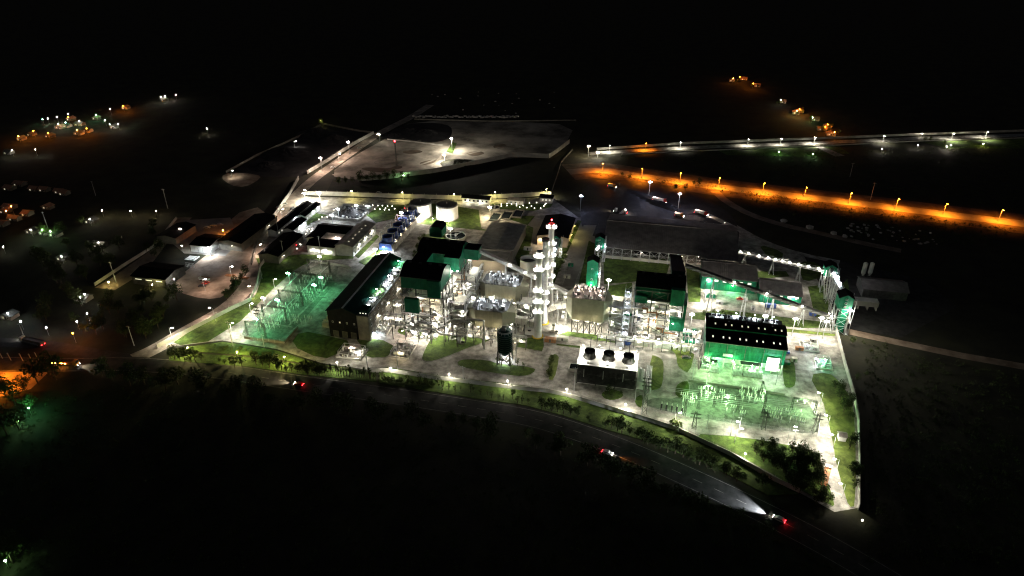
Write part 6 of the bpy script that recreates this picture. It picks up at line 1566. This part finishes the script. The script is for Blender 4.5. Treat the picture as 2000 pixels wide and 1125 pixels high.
tree_list('light', [(627,246,1.0)], 'lit green tree at the coal pond corner', 'pond tree', 1.2, 'standing alone')
tree_list('bush', line((830,462),(815,500),18,8,4), 'shrub in the plot behind the left boiler', 'boiler shrubs', 1.2)
tree_list('bush', line((1078,696),(1072,738),12,2,1), 'shrub in the hedge island by the cooling tower', 'hedge island shrubs', .9, 'counted by position from the left')
tree_list('round', [(1182,774,.6),(1190,770,.7),(1200,771,.7),(1213,770,.55),(1195,777,.6)], 'tree on the oval island', 'oval island trees', .8)
tree_list('bush', line((1334,748),(1330,776),9,5,1), 'shrub in the hedge by the switchyard', 'switchyard hedge', .9, 'counted by position from the left')
tree_list('bush', line((1128,436),(1086,540),16,3,2), 'shrub along the inner lane', 'inner lane shrubs', 1.2)
tree_list('sapling', [(970,708),(975,712),(992,716),(998,722),(1010,716),(1022,722),(980,714)], 'young tree below the green tank', 'tank saplings', 1.1)
tree_list('light', [(1338,372,.7),(1355,362,.6),(1365,364,.8),(1230,350,.6),(1215,345,.5),(1320,372,.6)], 'tree beside the orange road', 'orange road trees')
tree_list('light', [(1806,276,.9),(1815,278,.8),(1597,298,.7),(1843,285,.6)], 'tree on the lit field below the far wall', 'field trees')
tree_list('full', [(12,775,1.3),(30,790,1.2),(50,765,1.3),(75,750,1.4),(110,742,1.2),(38,840,1.1),(15,850,1.2),(62,800,.9),(5,1085,1.3),(25,1100,1.2),(40,1078,1)], 'tree in the left foreground wood', 'left foreground trees', 1.1)
tree_list('bush', line((1370,612),(1480,622),16,6,4), 'shrub behind the green hall', 'hall shrubs', 1.1)
tree_list('full', line((180,735),(980,850),26,14,10), 'dark tree on the near side of the highway at left', 'near side trees', 1.1)
tree_list('full', line((1020,858),(1500,1060),20,10,8), 'dark tree on the near side of the highway at right', 'near side trees right', 1.0)
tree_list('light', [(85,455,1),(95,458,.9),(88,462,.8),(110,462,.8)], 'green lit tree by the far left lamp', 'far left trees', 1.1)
tree_list('full', scatter([(140,430),(290,425),(330,500),(200,540),(120,560),(60,520)], 26, 8), 'dark tree in the far left wood', 'far left wood', 1.1)
tree_list('full', scatter([(100,580),(340,580),(430,600),(300,665),(160,660),(60,640)], 30, 9), 'dark tree between depot and highway', 'depot wood', 1.0)
for k, (px, py) in enumerate(((1318,836),(1315,832))): tree('bush', *at(px, py), ('upper' if k else 'lower')+' dark bush ending the front wall', 'wall end bushes', 1.8)
# scrub in the dark foreground and behind: uncountable leaf clumps
def scrub(name, label, areas, n, seed):
    r = random.Random(seed); V, F = [], []
    for P, share in areas:
        us = [p[0] for p in P]; vs = [p[1] for p in P]; k = 0
        for px, py in scatter(P, int(n*share), seed):
            u, v = at(px, py); rad = r.uniform(.6,2.2)
            for _ in range(16):
                p = Vector((u+r.gauss(0,rad*.5), v+r.gauss(0,rad*.5), abs(r.gauss(0,rad*.5)))); s = r.uniform(.2,.5)
                a = Vector((r.gauss(0,1),r.gauss(0,1),r.gauss(0,1))).normalized(); b = a.orthogonal().normalized(); c = a.cross(b); i = len(V)
                V += [p-b*s-c*s*.4, p+c*s*.6, p+b*s]; F.append((i,i+1,i+2))
    o = MB().add(V, F).obj(name, 'leaf', None); o['kind'] = 'stuff'; o['label'] = label
scrub('undergrowth', 'dark undergrowth covering the foreground slope', [([(0,800),(300,735),(900,830),(1400,990),(1650,1110),(1600,1124),(0,1124)],.6),([(1685,650),(1760,690),(1990,730),(1990,1110),(1700,1100),(1690,900)],.4)], 2600, 5)
scrub('field_scrub', 'low scrub on the dark fields right of the plant', [([(1150,340),(1420,380),(1660,470),(1900,480),(1990,450),(1600,395),(1300,350)],.5),([(1200,305),(1990,285),(1990,410),(1500,345)],.5)], 1500, 6)

# ------------------------------------------------------------------ houses and lamps of the far villages
hr = random.Random(3)
def house(px, py, label, group, wm='wall', rm='wall_dark', s=1.0, name='house'):
    u, v = at(px, py); s *= .72; a, b = hr.uniform(4,6)*s, hr.uniform(3,4.5)*s
    return building(name, label, 'house', u-a, v-b, u+a, v+b, 3.2*s, 5*s, hr.choice('uv'), wm, rm, wins=[('front', u-a*.45, 1*s, 1.4, 1.3, 'glow_dim'), ('front', u+a*.45, 1*s, 1.4, 1.3, 'glass')], doors=[('front', u, 1.1, 2.1, 'steel_dark')], group=group, over=.5)
VL = [(240,207,'sodium',2600),(187,224,'teal',900),(128,239,'teal',500),(133,229,'sodium',700),(133,222,'white',200),(111,228,'white',400),(93,231,'white',300),(83,233,'teal',200),(155,236,'white',700),(205,235,'white',250),(214,243,'white',300),(231,242,'white',500),(215,213,'white',150),(169,251,'sodium',2200),(65,256,'sodium',3000),(94,260,'sodium',1200),(23,293,'white',600),(69,292,'white',250),(114,242,'white',900),(322,188,'white',800),(314,189,'white',400),(343,185,'white',200),(404,251,'white',120),(36,266,'amber',900),(150,254,'amber',600)]
for i, (px, py, c, p) in enumerate(sorted(VL)):
    lamp('post', px, py, 6, c, p*2.2, '%s village lamp from the left in the far left village' % nth(i), 'far left village lamps')
    for k in range(1 if p > 400 else 0): house(px+hr.uniform(-9,9), py+5+hr.uniform(0,4), 'small house beside the %s lamp from the left in the far left village' % nth(i), 'far left village houses', hr.choice(['wall_dark','wall','tan']), hr.choice(['wall_dark','brick','steel_dark']))
VR = [(1445,150,'sodium',2600),(1471,163,'sodium',2200),(1525,195,'white',500),(1562,213,'sodium',6000),(1557,216,'yellow',2500),(1587,229,'green',700),(1617,243,'sodium',2600),(1432,153,'amber',900),(1630,258,'amber',1500),(1612,248,'sodium',900)]
for i, (px, py, c, p) in enumerate(sorted(VR)):
    lamp('post', px, py, 6, c, p*2.0, '%s hamlet lamp from the left on the far right slope' % nth(i), 'far right hamlet lamps')
    for k in range(3): tree('light', *at(px+hr.uniform(-9,9), py+6+hr.uniform(-1,4)), '%s lamp lit tree, %s of three, in the far right hamlet' % (nth(i), nth(k)), 'hamlet trees', .6)
    house(px+hr.uniform(-8,8), py+6, 'small house beside the %s lamp from the left in the far right hamlet' % nth(i), 'far right hamlet houses', 'wall', 'brick')
for i, (px, py) in enumerate(sorted([(40,362),(68,372),(88,373),(118,377),(127,380),(95,407),(12,415),(30,430),(5,440),(20,407),(55,420),(20,370)])):
    house(px, py, '%s red lit house from the left at the far left edge' % nth(i), 'red lit houses', 'wall_dark', 'brick')
lamps('post', 'dim red street lamp among the far left houses', 'red village lamps', 7, 'amber', 500, [(12,412),(22,403)])
WL = [(60,449,'white',350),(82,449,'green',1500),(98,452,'green',800),(6,482,'white',250),(192,474,'white',900),(157,581,'white',350),(165,575,'white',200),(120,501,'white',900),(175,428,'white',700),(15,612,'cool',900),(40,628,'cool',300),(90,640,'cool',200),(170,612,'cool',300),(150,628,'cool',250),(355,480,'white',300)]
for i, (px, py, c, p) in enumerate(sorted(WL)):
    lamp('post', px, py, 5, c, p, '%s scattered lamp from the left in the dark left settlement' % nth(i), 'settlement lamps')
    if p >= 350: house(px+hr.uniform(4,12), py+hr.uniform(4,9), '%s dim house from the left in the dark left settlement' % nth(i), 'settlement houses', hr.choice(['wall','wall_dark']), hr.choice(['steel','wall_dark','steel_dark']))
for i, (px, py) in enumerate(((5,700),(22,704),(45,705),(63,706),(75,703))):
    u, v = at(px, py); t = T('marker_post', '%s slim red lit post beside the left road' % nth(i), 'post', u, v, group='marker posts'); MB(t).beam((u,v,0),(u-.6,v,4.5),.25).obj('shaft', 'wall'); MB(t).beam((u-1,v,4),(u,v,4),.15).obj('bracket', 'wall')
